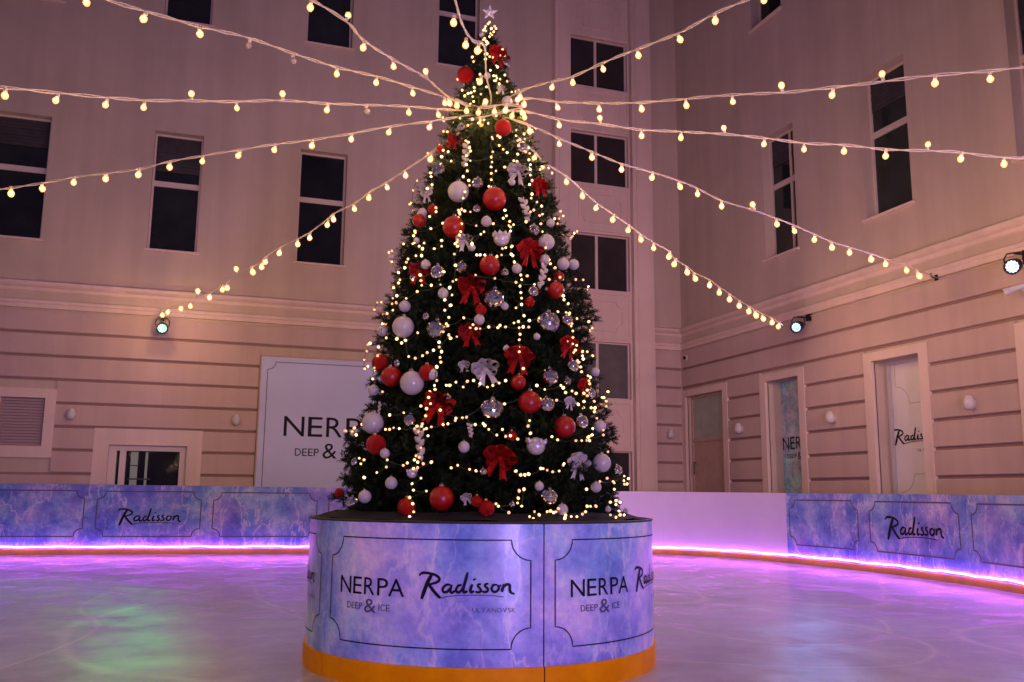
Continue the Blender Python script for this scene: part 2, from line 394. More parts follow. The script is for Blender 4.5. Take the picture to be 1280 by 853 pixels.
ORNAMENTS = [
    ('star', 2.13, 6.777, 5.174, 0.0605), ('pearl', 2.046, 6.723, 4.943, 0.0238), ('redbow', 2.158, 6.613, 4.726, 0.0719), ('chrome', 2.232, 6.626, 4.675, 0.0295),
    ('glitter', 1.906, 6.696, 4.554, 0.0651), ('pearl', 2.04, 6.536, 4.497, 0.0288), ('silverbow', 2.138, 6.461, 4.365, 0.0318), ('pearl', 2.176, 6.432, 4.257, 0.0443),
    ('glitter', 2.117, 6.348, 3.996, 0.062), ('redbow', 1.766, 6.486, 3.894, 0.0496), ('glitter', 1.684, 6.582, 3.846, 0.0312), ('icicle', 1.82, 6.353, 3.736, 0.0791),
    ('chrome', 2.256, 6.31, 3.831, 0.0495), ('disco', 1.648, 6.476, 3.635, 0.0551), ('pearl', 1.74, 6.251, 3.403, 0.08), ('disco', 1.873, 6.202, 3.465, 0.0445),
    ('silverbow', 1.56, 6.483, 3.448, 0.0547), ('pearl', 1.513, 6.424, 3.268, 0.0359), ('red', 1.489, 6.422, 3.203, 0.0477), ('red', 1.688, 6.175, 3.105, 0.0755),
    ('pearl', 1.905, 6.074, 3.142, 0.0405), ('red', 1.978, 6.117, 3.333, 0.0823), ('silverbow', 2.188, 6.205, 3.592, 0.0665), ('chrome', 2.292, 6.243, 3.638, 0.0244),
    ('redbow', 2.368, 6.218, 3.512, 0.0609), ('icicle', 2.209, 6.08, 3.269, 0.0767), ('pearl', 2.418, 6.112, 3.196, 0.0329), ('chrome', 2.26, 6.046, 3.106, 0.041),
    ('pearl', 2.364, 6.056, 3.028, 0.0619), ('pearl', 1.351, 6.711, 2.978, 0.0276), ('silverbow', 1.754, 6.106, 2.986, 0.0518), ('pearl', 1.509, 6.267, 2.83, 0.0376),
    ('redbow', 1.475, 6.293, 2.78, 0.0696), ('chrome', 1.581, 6.172, 2.755, 0.0544), ('disco', 1.725, 6.074, 2.781, 0.0427), ('pearl', 1.603, 6.11, 2.592, 0.0396),
    ('redbow', 1.786, 6.011, 2.627, 0.0845), ('pearl', 1.381, 6.341, 2.527, 0.0433), ('pearl', 1.364, 6.3, 2.367, 0.0799), ('pearl', 1.821, 5.942, 2.388, 0.0389),
    ('chrome', 1.437, 6.331, 2.743, 0.0262), ('crown', 2.005, 6.023, 3.007, 0.0633), ('red', 1.911, 6.001, 2.798, 0.0682), ('redbow', 2.207, 6.003, 2.933, 0.0868),
    ('pearl', 2.105, 5.971, 2.785, 0.0371), ('pearl', 2.337, 6.018, 2.883, 0.0408), ('icicle', 2.306, 5.983, 2.747, 0.0808), ('pearl', 2.512, 6.091, 2.886, 0.0475),
    ('pearl', 2.634, 6.181, 2.913, 0.0424), ('chrome', 2.217, 5.943, 2.619, 0.0399), ('disco', 1.926, 5.947, 2.544, 0.0701), ('pearl', 2.0, 5.92, 2.493, 0.028),
    ('red', 2.417, 5.998, 2.658, 0.058), ('ribbed', 2.321, 5.912, 2.395, 0.0765), ('chrome', 2.49, 5.977, 2.435, 0.0433), ('pearl', 1.26, 6.531, 2.369, 0.0411),
    ('disco', 1.554, 6.074, 2.318, 0.0669), ('redbow', 1.759, 5.943, 2.288, 0.0662), ('glitter', 1.233, 6.44, 2.119, 0.0575), ('red', 1.284, 6.279, 2.004, 0.0674),
    ('pearl', 1.396, 6.111, 1.945, 0.0853), ('glitter', 1.485, 6.044, 2.014, 0.0548), ('pearl', 1.513, 6.018, 2.001, 0.041), ('silverbow', 1.843, 5.85, 2.025, 0.076),
    ('redbow', 1.546, 5.933, 1.776, 0.0914), ('pearl', 1.191, 6.429, 1.919, 0.0399), ('icicle', 1.212, 6.308, 1.773, 0.0447), ('pearl', 1.176, 6.337, 1.679, 0.0782),
    ('disco', 1.378, 6.049, 1.681, 0.0433), ('pearl', 1.992, 5.854, 2.183, 0.0247), ('redbow', 2.072, 5.831, 2.123, 0.0824), ('red', 2.06, 5.794, 1.947, 0.0489),
    ('disco', 2.297, 5.817, 1.994, 0.058), ('chrome', 2.5, 5.9, 2.094, 0.0453), ('disco', 2.442, 5.85, 1.977, 0.028), ('redbow', 2.487, 5.928, 2.235, 0.0742),
    ('pearl', 2.747, 6.05, 2.085, 0.0351), ('redbow', 2.59, 5.911, 1.962, 0.0511), ('chrome', 2.657, 5.937, 1.911, 0.0371), ('red', 2.13, 5.762, 1.81, 0.073),
    ('ribbed', 2.254, 5.768, 1.794, 0.0517), ('ribbed', 1.87, 5.783, 1.748, 0.0721), ('red', 2.387, 5.763, 1.651, 0.071), ('chrome', 2.531, 5.821, 1.693, 0.05),
    ('pearl', 2.724, 5.923, 1.678, 0.0455), ('icicle', 1.426, 5.958, 1.522, 0.0905), ('pearl', 1.23, 6.152, 1.462, 0.0352), ('glitter', 1.187, 6.248, 1.525, 0.0659),
    ('chrome', 1.078, 6.427, 1.408, 0.028), ('crown', 1.375, 5.949, 1.326, 0.0369), ('pearl', 1.26, 6.054, 1.263, 0.0426), ('pearl', 1.12, 6.237, 1.172, 0.046),
    ('ribbed', 1.059, 6.352, 1.128, 0.0439), ('glitter', 1.342, 5.94, 1.108, 0.0575), ('red', 1.54, 5.799, 1.167, 0.0751), ('glitter', 1.0, 6.586, 1.192, 0.034),
    ('pearl', 1.683, 5.792, 1.5, 0.0395), ('redbow', 1.899, 5.704, 1.423, 0.089), ('crown', 2.155, 5.702, 1.513, 0.0692), ('silverbow', 2.468, 5.733, 1.403, 0.0759),
    ('pearl', 2.695, 5.837, 1.416, 0.0669), ('chrome', 2.866, 5.952, 1.371, 0.0371), ('pearl', 2.617, 5.762, 1.249, 0.0383), ('pearl', 2.159, 5.65, 1.25, 0.0315),
    ('ribbed', 2.225, 5.646, 1.178, 0.0525), ('pearl', 2.321, 5.647, 1.1, 0.0395), ('glitter', 1.806, 5.678, 1.104, 0.0514), ('pearl', 2.721, 5.796, 1.099, 0.022),
    ('silverbow', 1.686, 5.727, 1.169, 0.031), ('chrome', 1.969, 5.646, 1.13, 0.0207), ('chrome', 1.819, 6.477, 4.003, 0.0311), ('pearl', 1.468, 6.394, 3.039, 0.0237),
    ('icicle', 1.727, 5.798, 1.612, 0.0423), ('chrome', 1.322, 6.255, 2.093, 0.0253), ('silverbow', 1.708, 5.91, 2.058, 0.0327), ('glitter', 1.835, 5.954, 2.459, 0.039),
    ('glitter', 1.748, 5.701, 1.149, 0.0361), ('chrome', 2.015, 5.971, 2.748, 0.0284), ('pearl', 2.222, 5.872, 2.284, 0.0252), ('glitter', 2.459, 6.038, 2.772, 0.0352),
    ('silverbow', 2.446, 5.818, 1.828, 0.0388), ('chrome', 1.497, 6.157, 2.426, 0.0254), ('chrome', 1.601, 5.915, 1.835, 0.0242), ('glitter', 2.186, 5.923, 2.537, 0.034),
    ('pearl', 1.799, 6.07, 2.934, 0.0258), ('glitter', 1.992, 5.722, 1.578, 0.0318), ('chrome', 1.794, 5.716, 1.339, 0.026), ('glitter', 1.572, 6.343, 3.275, 0.0356),
    ('pearl', 2.13, 6.164, 3.496, 0.0269), ('chrome', 1.845, 6.12, 3.24, 0.0291),
]
ORNAMENT_LABELS = [
    'white five pointed star on the very tip of the tree',
    'tiny matte pearl bauble below the medium star, beside the treetop, tree centre',
    'medium glitter red bow up left of the tiny chrome bauble, beside the treetop, tree centre',
    'tiny shiny silver chrome bauble down right of the medium red bow, beside the treetop, centre',
    'medium glittery red bauble left of the tiny pearl bauble, beside the treetop, tree centre',
    'tiny matte pearl bauble up left of the small silver bow, beside the treetop, tree centre',
    'small silver ribbon bow above the small pearl bauble, beside the treetop, tree centre',
    'small matte pearl bauble below the small silver bow, beside the treetop, tree centre',
    'medium glittery red bauble below the small pearl bauble, near the cable hub, tree centre',
    'small glitter red bow down left of the tiny chrome bauble, near the cable hub, left',
    'small glittery red bauble down left of the small red bow, near the cable hub, left',
    'large twisted silver leaf down right of the small red bow, near the cable hub, centre',
    'small shiny silver chrome bauble above the medium silver bow, near the cable hub, tree centre',
    'medium mirrored mosaic bauble below the small glittery red bauble, on the upper third, tree left',
    'large matte pearl bauble left of the small mirrored bauble, on the upper third, tree left',
    'small mirrored mosaic bauble right of the large pearl bauble, on the upper third, tree centre',
    'medium silver ribbon bow above the small glittery red bauble, on the upper third, tree left',
    'small matte pearl bauble above the small red bauble, on the upper third, tree left',
    'small plain red bauble below the small pearl bauble, on the upper third, tree left',
    'large plain red bauble up left of the medium silver bow, on the upper third, left',
    'small matte pearl bauble down right of the tiny chrome bauble, on the upper third, centre',
    'large plain red bauble up right of the tiny chrome bauble, on the upper third, centre',
    'medium silver ribbon bow up right of the tiny pearl bauble, on the upper third, centre',
    'tiny shiny silver chrome bauble right of the medium silver bow, on the upper third, right',
    'medium glitter red bow down right of the tiny chrome bauble, on the upper third, right',
    'large twisted silver leaf above the small chrome bauble, on the upper third, tree right',
    'small matte pearl bauble right of the small chrome bauble, on the upper third, tree right',
    'small shiny silver chrome bauble up left of the medium pearl bauble, high up, right',
    'medium matte pearl bauble down right of the small chrome bauble, on the upper third, right',
    'tiny matte pearl bauble up left of the tiny chrome bauble, on the upper third, left',
    'medium silver ribbon bow up left of the tiny pearl bauble, on the upper third, centre',
    'small matte pearl bauble up right of the medium red bow, on the upper third, left',
    'medium glitter red bow up right of the tiny chrome bauble, on the upper third, left',
    'medium shiny silver chrome bauble down right of the small pearl bauble, high up, left',
    'small mirrored mosaic bauble up left of the large red bow, on the upper third, centre',
    'small matte pearl bauble below the medium chrome bauble, at mid height, tree left',
    'large glitter red bow down right of the small mirrored bauble, at mid height, tree centre',
    'small matte pearl bauble left of the tiny chrome bauble, at mid height, tree left',
    'large matte pearl bauble left of the tiny chrome bauble, at mid height, tree left',
    'small matte pearl bauble below the small glittery red bauble, at mid height, tree centre',
    'tiny shiny silver chrome bauble down left of the medium red bow, high up, left',
    'medium crown shaped silver ornament down right of the small pearl bauble, high up, centre',
    'large plain red bauble left of the tiny chrome bauble, on the upper third, tree centre',
    'large glitter red bow up left of the small pearl bauble, on the upper third, right',
    'small matte pearl bauble right of the tiny chrome bauble, on the upper third, tree centre',
    'small matte pearl bauble above the large silver leaf ornament, on the upper third, tree right',
    'large twisted silver leaf left of the small glittery red bauble, on the upper third, right',
    'small matte pearl bauble above the small glittery red bauble, on the upper third, tree right',
    'small matte pearl bauble up right of the small glittery red bauble, high up, right',
    'small shiny silver chrome bauble above the small glittery red bauble, at mid height, tree right',
    'large mirrored mosaic bauble up left of the tiny pearl bauble, at mid height, tree centre',
    'tiny matte pearl bauble down right of the large mirrored bauble, at mid height, tree centre',
    'medium plain red bauble below the small glittery red bauble, at mid height, tree right',
    'large ribbed silver lantern bauble up right of the tiny pearl bauble, at mid height, right',
    'small shiny silver chrome bauble right of the large ribbed lantern bauble, at mid height, right',
    'small matte pearl bauble above the medium glittery red bauble, at mid height, tree left',
    'large mirrored mosaic bauble down right of the tiny chrome bauble, at mid height, tree left',
    'medium glitter red bow down left of the small pearl bauble, at mid height, tree centre',
    'medium glittery red bauble up left of the large red bauble, at mid height, tree left',
    'large plain red bauble down left of the tiny chrome bauble, at mid height, tree left',
    'large matte pearl bauble down left of the medium glittery red bauble, at mid height, left',
    'medium glittery red bauble left of the small pearl bauble, at mid height, tree left',
    'small matte pearl bauble right of the medium glittery red bauble, at mid height, tree left',
    'large silver ribbon bow down left of the tiny pearl bauble, at mid height, tree centre',
    'large glitter red bow down left of the tiny chrome bauble, on the lower third, left',
    'small matte pearl bauble above the small silver leaf ornament, at mid height, tree left',
    'small twisted silver leaf above the large pearl bauble, on the lower third, tree left',
    'large matte pearl bauble below the small silver leaf ornament, on the lower third, tree left',
    'small mirrored mosaic bauble above the large silver leaf ornament, on the lower third, tree left',
    'tiny matte pearl bauble up left of the large red bow, at mid height, tree centre',
    'large glitter red bow down right of the tiny pearl bauble, at mid height, tree centre',
    'medium plain red bauble below the large red bow, at mid height, tree centre',
    'medium mirrored mosaic bauble down left of the small chrome bauble, at mid height, tree right',
    'small shiny silver chrome bauble above the tiny mirrored bauble, at mid height, tree right',
    'tiny mirrored mosaic bauble below the small chrome bauble, at mid height, tree right',
    'large glitter red bow above the small chrome bauble, at mid height, tree right',
    'small matte pearl bauble up right of the medium red bow, at mid height, tree right',
    'medium glitter red bow up left of the small chrome bauble, at mid height, tree right',
    'small shiny silver chrome bauble down right of the medium red bow, low down, right',
    'large plain red bauble left of the medium ribbed lantern bauble, on the lower third, right',
    'medium ribbed silver lantern bauble right of the large red bauble, on the lower third, right',
    'large ribbed silver lantern bauble up right of the small silver leaf, low down, centre',
    'large plain red bauble left of the medium chrome bauble, on the lower third, tree right',
    'medium shiny silver chrome bauble right of the large red bauble, on the lower third, right',
    'small matte pearl bauble right of the medium chrome bauble, on the lower third, tree right',
    'large twisted silver leaf below the small mirrored bauble, on the lower third, tree left',
    'small matte pearl bauble down right of the medium glittery red bauble, low down, left',
    'medium glittery red bauble up left of the small pearl bauble, on the lower third, left',
    'tiny shiny silver chrome bauble down left of the medium glittery red bauble, low down, left',
    'small crown shaped silver ornament right of the small pearl bauble, by planter rim, left',
    'small matte pearl bauble left of the small crown, just above the planter rim, left',
    'medium matte pearl bauble up right of the small ribbed lantern bauble, by planter rim, left',
    'small ribbed silver lantern bauble down left of the medium pearl bauble, by planter rim, left',
    'medium glittery red bauble down right of the small pearl bauble, by planter rim, left',
    'large plain red bauble left of the small silver bow, just above the planter rim, left',
    'small glittery red bauble up left of the small ribbed lantern bauble, by planter rim, left',
    'small matte pearl bauble below the small silver leaf ornament, on the lower third, tree centre',
    'large glitter red bow up right of the tiny chrome bauble, on the lower third, centre',
    'large crown shaped silver ornament right of the small glittery red bauble, low down, right',
    'large silver ribbon bow left of the large pearl bauble, on the lower third, tree right',
    'large matte pearl bauble left of the small chrome bauble, on the lower third, tree right',
    'small shiny silver chrome bauble right of the large pearl bauble, on the lower third, right',
    'small matte pearl bauble down left of the small chrome bauble, by planter rim, right',
    'small matte pearl bauble up left of the medium ribbed lantern bauble, by planter rim, right',
    'medium ribbed silver lantern bauble down right of the small pearl bauble, by planter rim, right',
    'small matte pearl bauble down right of the medium ribbed lantern bauble, by planter rim, right',
    'medium glittery red bauble down right of the small silver bow, by planter rim, centre',
    'tiny matte pearl bauble below the small chrome bauble, just above the planter rim, tree right',
    'small silver ribbon bow left of the small glittery red bauble, by planter rim, centre',
    'tiny shiny silver chrome bauble right of the medium glittery red bauble, by planter rim, centre',
    'tiny shiny silver chrome bauble up right of the small red bow, near hub, centre',
    'tiny matte pearl bauble below the small red bauble, on the upper third, tree left',
    'small twisted silver leaf above the small pearl bauble, on the lower third, tree centre',
    'tiny shiny silver chrome bauble up right of the large red bauble, at mid height, left',
    'small silver ribbon bow below the medium red bow, at mid height, tree centre',
    'small glittery red bauble above the small pearl bauble, at mid height, tree centre',
    'small glittery red bauble right of the small silver bow, just above the planter rim, centre',
    'tiny shiny silver chrome bauble left of the small pearl bauble, on the upper third, centre',
    'tiny matte pearl bauble down left of the large ribbed lantern bauble, at mid height, right',
    'small glittery red bauble below the small pearl bauble, on the upper third, tree right',
    'small silver ribbon bow below the tiny mirrored bauble, on the lower third, tree right',
    'tiny shiny silver chrome bauble up left of the large mirrored bauble, at mid height, left',
    'tiny shiny silver chrome bauble up right of the large red bow, low down, left',
    'small glittery red bauble below the small chrome bauble, at mid height, tree right',
    'tiny matte pearl bauble down right of the medium silver bow, on the upper third, centre',
    'small glittery red bauble left of the large crown ornament, on the lower third, tree centre',
    'tiny shiny silver chrome bauble down left of the large red bow, by planter rim, centre',
    'small glittery red bauble right of the small pearl bauble, on the upper third, tree left',
    'tiny matte pearl bauble down left of the medium silver bow, on the upper third, centre',
    'tiny shiny silver chrome bauble up left of the small pearl bauble, high up, centre',
]
FAIRY = [
    ('loose fairy light spiral wound around the lower third of the tree',
     '2.552,5.775,1.234 2.684,5.845,1.288 2.818,5.914,1.289 2.947,5.999,1.331 3.014,6.141,1.300 3.100,6.264,1.278 3.148,6.406,1.277 3.247,6.536,1.324 3.244,6.692,1.405 3.193,6.842,1.423 3.218,6.995,1.384 3.196,7.146,1.387 3.082,7.261,1.388 3.046,7.412,1.393 2.917,7.499,1.432 2.803,7.588,1.474 2.716,7.716,1.521 2.568,7.753,1.488 2.439,7.825,1.488 2.299,7.882,1.478 2.148,7.861,1.478 2.003,7.845,1.529 1.863,7.805,1.546 1.740,7.729,1.604 1.586,7.719,1.547 1.468,7.633,1.540 1.371,7.525,1.544 1.296,7.402,1.598 1.222,7.283,1.608 1.168,7.154,1.665 1.090,7.029,1.666 1.079,6.885,1.653 1.115,6.744,1.667 1.108,6.604,1.609 1.125,6.462,1.675 1.201,6.340,1.689 1.269,6.218,1.728 1.341,6.096,1.737 1.433,5.987,1.777 1.544,5.895,1.746 1.689,5.863,1.697 1.811,5.792,1.778 1.947,5.747,1.790 2.090,5.754,1.845 2.225,5.809,1.842 2.356,5.835,1.840 2.508,5.808,1.814 2.601,5.934,1.806 2.719,5.998,1.813 2.818,6.088,1.903 2.887,6.203,1.916 2.970,6.305,1.974 3.012,6.430,1.915 3.067,6.550,1.885 3.082,6.681,1.917 3.117,6.812,1.904 3.132,6.951,1.962 3.057,7.073,1.996 2.990,7.188,2.051 2.932,7.304,2.052 2.861,7.415,1.985 2.772,7.512,1.968 2.683,7.617,2.007 2.544,7.641,2.088 2.418,7.673,2.081 2.293,7.695,2.109 2.171,7.765,2.096 2.043,7.703,2.069 1.912,7.714,2.112 1.795,7.658,2.142 1.674,7.615,2.183 1.566,7.546,2.217 1.504,7.427,2.214 1.368,7.379,2.184 1.295,7.271,2.204 1.249,7.149,2.167 1.220,7.023,2.221 1.216,6.896,2.269 1.203,6.772,2.300 1.193,6.644,2.291 1.292,6.539,2.318 1.264,6.398,2.298 1.383,6.321,2.277 1.454,6.226,2.318 1.515,6.117,2.369 1.632,6.070,2.355 1.724,5.991,2.403 1.825,5.915,2.395 1.958,5.944,2.343 2.074,5.937,2.382 2.190,5.935,2.407 2.314,5.908,2.450 2.421,5.969,2.494 2.515,6.044,2.507 2.621,6.090,2.480 2.736,6.137,2.473 2.808,6.234,2.445 2.842,6.353,2.447'),
    ('loose fairy light spiral wound around the middle of the tree',
     '2.928,7.152,2.406 2.851,7.281,2.466 2.747,7.386,2.442 2.641,7.487,2.470 2.533,7.600,2.402 2.369,7.591,2.442 2.233,7.644,2.446 2.087,7.631,2.504 1.943,7.624,2.515 1.821,7.540,2.578 1.669,7.525,2.517 1.560,7.427,2.541 1.432,7.344,2.505 1.411,7.184,2.547 1.354,7.058,2.597 1.270,6.933,2.606 1.265,6.786,2.632 1.266,6.639,2.606 1.354,6.514,2.584 1.399,6.382,2.595 1.446,6.240,2.620 1.602,6.195,2.674 1.689,6.082,2.693 1.810,6.011,2.722 1.956,6.017,2.711 2.085,5.931,2.674 2.228,5.942,2.673 2.362,5.994,2.733 2.490,6.051,2.759 2.620,6.107,2.780 2.723,6.204,2.807 2.813,6.313,2.786 2.863,6.444,2.793 2.879,6.582,2.765 2.912,6.711,2.807 2.887,6.843,2.846 2.866,6.971,2.853 2.815,7.089,2.914 2.768,7.211,2.908 2.692,7.317,2.866 2.582,7.390,2.862 2.504,7.516,2.872 2.366,7.542,2.904 2.230,7.534,2.955 2.103,7.519,2.953 1.968,7.560,2.997 1.838,7.526,2.965 1.744,7.422,2.968 1.625,7.369,2.970 1.513,7.293,3.015 1.443,7.179,3.068 1.406,7.051,3.045 1.368,6.927,3.066 1.343,6.797,3.040 1.340,6.663,3.016 1.402,6.543,3.046 1.459,6.428,3.121 1.560,6.344,3.127 1.623,6.234,3.144 1.714,6.144,3.171 1.839,6.110,3.113 1.960,6.084,3.133 2.082,6.088,3.134 2.204,6.055,3.166 2.323,6.090,3.237 2.450,6.107,3.232 2.522,6.225,3.235 2.667,6.244,3.179 2.737,6.352,3.230 2.757,6.483,3.232 2.789,6.596,3.247 2.846,6.707,3.296 2.815,6.828,3.350 2.778,6.939,3.292 2.800,7.071,3.279 2.735,7.177,3.267 2.630,7.246,3.324 2.516,7.287,3.387 2.419,7.334,3.401 2.321,7.370,3.389 2.220,7.402,3.388 2.114,7.494,3.351 1.996,7.470,3.361 1.894,7.407,3.412 1.792,7.360,3.456 1.725,7.266,3.509 1.649,7.192,3.503 1.596,7.101,3.498 1.567,7.000,3.463 1.520,6.907,3.481'),
    ('loose fairy light spiral wound around the slim upper tree',
     '2.658,6.443,3.374 2.706,6.622,3.470 2.764,6.800,3.465 2.697,6.974,3.488 2.637,7.148,3.441 2.537,7.319,3.415 2.362,7.414,3.439 2.162,7.370,3.495 1.985,7.373,3.585 1.827,7.292,3.571 1.685,7.190,3.580 1.566,7.053,3.544 1.538,6.873,3.588 1.528,6.696,3.609 1.592,6.531,3.625 1.726,6.420,3.699 1.845,6.310,3.679 2.006,6.289,3.721 2.160,6.215,3.687 2.302,6.312,3.680 2.436,6.379,3.708 2.548,6.483,3.770 2.631,6.616,3.784 2.597,6.773,3.825 2.620,6.923,3.831 2.563,7.065,3.816 2.457,7.174,3.799 2.319,7.233,3.822 2.175,7.229,3.893 2.037,7.256,3.886 1.916,7.184,3.933 1.825,7.089,3.931 1.750,6.987,3.889 1.651,6.880,3.921 1.714,6.744,3.943 1.710,6.612,4.009 1.834,6.544,4.027 1.897,6.438,4.069 2.020,6.427,4.048 2.130,6.407,4.036 2.245,6.411,4.018 2.379,6.419,4.039 2.453,6.527,4.111 2.477,6.648,4.130 2.461,6.760,4.169 2.533,6.878,4.150 2.480,6.988,4.152 2.401,7.080,4.123 2.296,7.133,4.180 2.179,7.117,4.209 2.072,7.168,4.229 1.992,7.071,4.304 1.904,7.032,4.285 1.805,6.978,4.259 1.773,6.873,4.240 1.779,6.767,4.264 1.828,6.678,4.300 1.846,6.575,4.361 1.929,6.516,4.371 2.009,6.449,4.360 2.115,6.498,4.347 2.217,6.443,4.348 2.299,6.506,4.405 2.312,6.622,4.444 2.361,6.680,4.480 2.332,6.760,4.538 2.409,6.835,4.484 2.402,6.926,4.458 2.321,6.975,4.469 2.258,7.026,4.520 2.180,7.043,4.535 2.105,7.013,4.586 2.039,6.998,4.595 2.008,6.928,4.595 1.954,6.900,4.568 1.885,6.858,4.586 1.940,6.785,4.633 1.985,6.742,4.706 1.951,6.667,4.704 2.020,6.654,4.766 2.080,6.673,4.758 2.110,6.606,4.735 2.166,6.594,4.722 2.196,6.659,4.719 2.233,6.681,4.771 2.244,6.725,4.840 2.270,6.760,4.846 2.267,6.803,4.864 2.230,6.832,4.798 2.214,6.863,4.810 2.176,6.868,4.863 2.148,6.872,4.916'),
    ('warm fairy light strand trailing down the left front of the tree',
     '1.880,6.400,4.047 1.836,6.348,3.839 1.812,6.303,3.711 1.804,6.272,3.629 1.804,6.245,3.570 1.773,6.243,3.522 1.805,6.204,3.482 1.806,6.184,3.438 1.769,6.180,3.383 1.754,6.166,3.328 1.734,6.134,3.231 1.721,6.129,3.192 1.729,6.108,3.115 1.721,6.097,3.052 1.710,6.098,3.027 1.697,6.088,2.940 1.674,6.088,2.879 1.675,6.065,2.792 1.656,6.051,2.671 1.634,6.053,2.623 1.647,6.032,2.568 1.601,6.054,2.534 1.634,6.021,2.491 1.598,6.036,2.457 1.620,6.006,2.402 1.603,6.004,2.355 1.581,6.003,2.297 1.555,6.004,2.223 1.566,5.978,2.153 1.555,5.973,2.113 1.558,5.961,2.079 1.533,5.971,2.045 1.529,5.949,1.950 1.514,5.949,1.916 1.517,5.940,1.888 1.485,5.962,1.873 1.478,5.955,1.834 1.486,5.938,1.790 1.462,5.947,1.757 1.455,5.939,1.708 1.436,5.942,1.654 1.403,5.964,1.639 1.411,5.947,1.601 1.465,5.898,1.573 1.421,5.909,1.493 1.392,5.920,1.441 1.400,5.901,1.399 1.376,5.911,1.357 1.415,5.863,1.294 1.365,5.897,1.258 1.373,5.883,1.217 1.445,5.827,1.212 1.351,5.894,1.170 1.368,5.873,1.130 1.372,5.862,1.079 1.350,5.878,1.048'),
    ('fairy light strand hanging clear of the branches at the tree left edge',
     '1.698,6.414,3.767 1.656,6.445,3.734 1.578,6.443,3.564 1.574,6.394,3.484 1.544,6.420,3.458 1.574,6.256,3.262 1.571,6.242,3.227 1.531,6.272,3.195 1.446,6.353,3.087 1.435,6.358,3.063 1.437,6.334,3.002 1.463,6.288,2.969 1.480,6.257,2.944 1.473,6.248,2.888 1.398,6.355,2.883 1.388,6.363,2.860 1.377,6.363,2.817 1.343,6.417,2.791 1.348,6.381,2.729 1.339,6.388,2.706 1.313,6.429,2.677 1.326,6.370,2.606 1.305,6.409,2.594 1.299,6.400,2.550 1.300,6.371,2.498 1.271,6.427,2.482 1.243,6.453,2.408 1.214,6.422,2.231 1.206,6.401,2.164 1.186,6.400,2.076 1.174,6.381,1.993 1.219,6.244,1.890'),
    ('fairy light strand running straight down the middle of the tree',
     '2.009,6.291,3.880 2.000,6.238,3.744 1.984,6.204,3.648 1.973,6.189,3.603 1.967,6.166,3.545 2.004,6.168,3.569 1.961,6.146,3.488 1.959,6.121,3.424 2.030,6.029,3.227 2.039,6.018,3.183 2.014,6.017,3.162 2.060,6.007,3.140 2.064,6.000,3.096 2.088,6.001,3.117 2.062,5.993,3.064 2.060,5.968,2.939 2.068,5.955,2.872 2.077,5.945,2.823 2.119,5.925,2.729 2.123,5.917,2.693 2.107,5.907,2.643 2.110,5.898,2.595 2.113,5.889,2.553 2.067,5.875,2.478 2.110,5.879,2.505 2.122,5.860,2.423 2.077,5.851,2.378 2.080,5.843,2.332 2.083,5.831,2.285 2.074,5.823,2.244 2.077,5.814,2.198 2.068,5.805,2.158 2.089,5.779,2.040 2.096,5.732,1.823 2.094,5.694,1.643 2.108,5.701,1.681 2.107,5.682,1.595'),
    ('dense fairy light strand down the upper right edge of the tree',
     '2.206,6.298,3.924 2.237,6.295,3.895 2.264,6.296,3.879 2.266,6.281,3.841 2.302,6.291,3.837 2.272,6.261,3.790 2.308,6.271,3.785 2.291,6.240,3.720 2.298,6.224,3.677 2.290,6.203,3.630 2.282,6.180,3.577 2.288,6.160,3.527 2.260,6.137,3.485 2.268,6.106,3.401 2.255,6.088,3.363 2.300,6.088,3.337 2.260,6.048,3.259 2.230,6.035,3.239 2.338,6.087,3.310 2.333,6.058,3.239 2.310,6.030,3.155 2.319,6.020,3.093 2.336,5.998,2.968 2.363,5.988,2.878 2.368,5.984,2.848 2.408,5.991,2.823 2.446,5.992,2.755 2.459,5.977,2.663 2.462,5.969,2.614 2.465,5.962,2.584 2.501,5.973,2.559 2.507,5.960,2.486 2.521,5.947,2.409 2.510,5.936,2.389 2.521,5.933,2.354 2.515,5.919,2.305'),
    ('tangled fairy light strand down the lower right edge of the tree',
     '2.458,5.887,2.267 2.508,5.904,2.255 2.545,5.919,2.249 2.525,5.900,2.210 2.508,5.889,2.190 2.596,5.935,2.208 2.649,5.969,2.216 2.592,5.926,2.177 2.597,5.923,2.154 2.709,6.006,2.195 2.538,5.888,2.134 2.552,5.893,2.124 2.563,5.890,2.090 2.566,5.882,2.055 2.627,5.910,2.033 2.651,5.922,2.024 2.630,5.902,1.997 2.635,5.899,1.974 2.602,5.868,1.924 2.567,5.845,1.898 2.596,5.856,1.883 2.559,5.828,1.839 2.665,5.886,1.849 2.624,5.850,1.799 2.652,5.859,1.773 2.671,5.860,1.728 2.618,5.812,1.651 2.604,5.795,1.605 2.726,5.874,1.647 2.720,5.861,1.612 2.564,5.772,1.586 2.575,5.772,1.564 2.751,5.852,1.495 2.710,5.781,1.310 2.784,5.823,1.279 2.778,5.811,1.235 2.725,5.764,1.148 2.787,5.805,1.158 2.784,5.800,1.131 2.833,5.837,1.147 2.814,5.814,1.087 2.820,5.814,1.060 2.775,5.784,1.045 2.716,5.748,1.062 2.869,5.851,1.059 2.792,5.794,1.028 2.748,5.766,1.018'),
    ('fairy light swag sagging across the left of the tree at mid height',
     '1.315,6.274,2.273 1.340,6.224,2.238 1.363,6.200,2.253 1.375,6.142,2.132 1.411,6.097,2.116 1.453,6.061,2.131 1.481,6.042,2.152 1.519,6.016,2.167 1.553,5.995,2.188 1.614,5.975,2.272 1.623,5.965,2.249 1.663,5.944,2.259 1.750,5.916,2.322 1.767,5.914,2.345 1.786,5.902,2.316 1.812,5.890,2.316 1.870,5.876,2.329 1.946,5.860,2.343 1.984,5.852,2.333 2.110,5.844,2.340 2.151,5.843,2.342'),
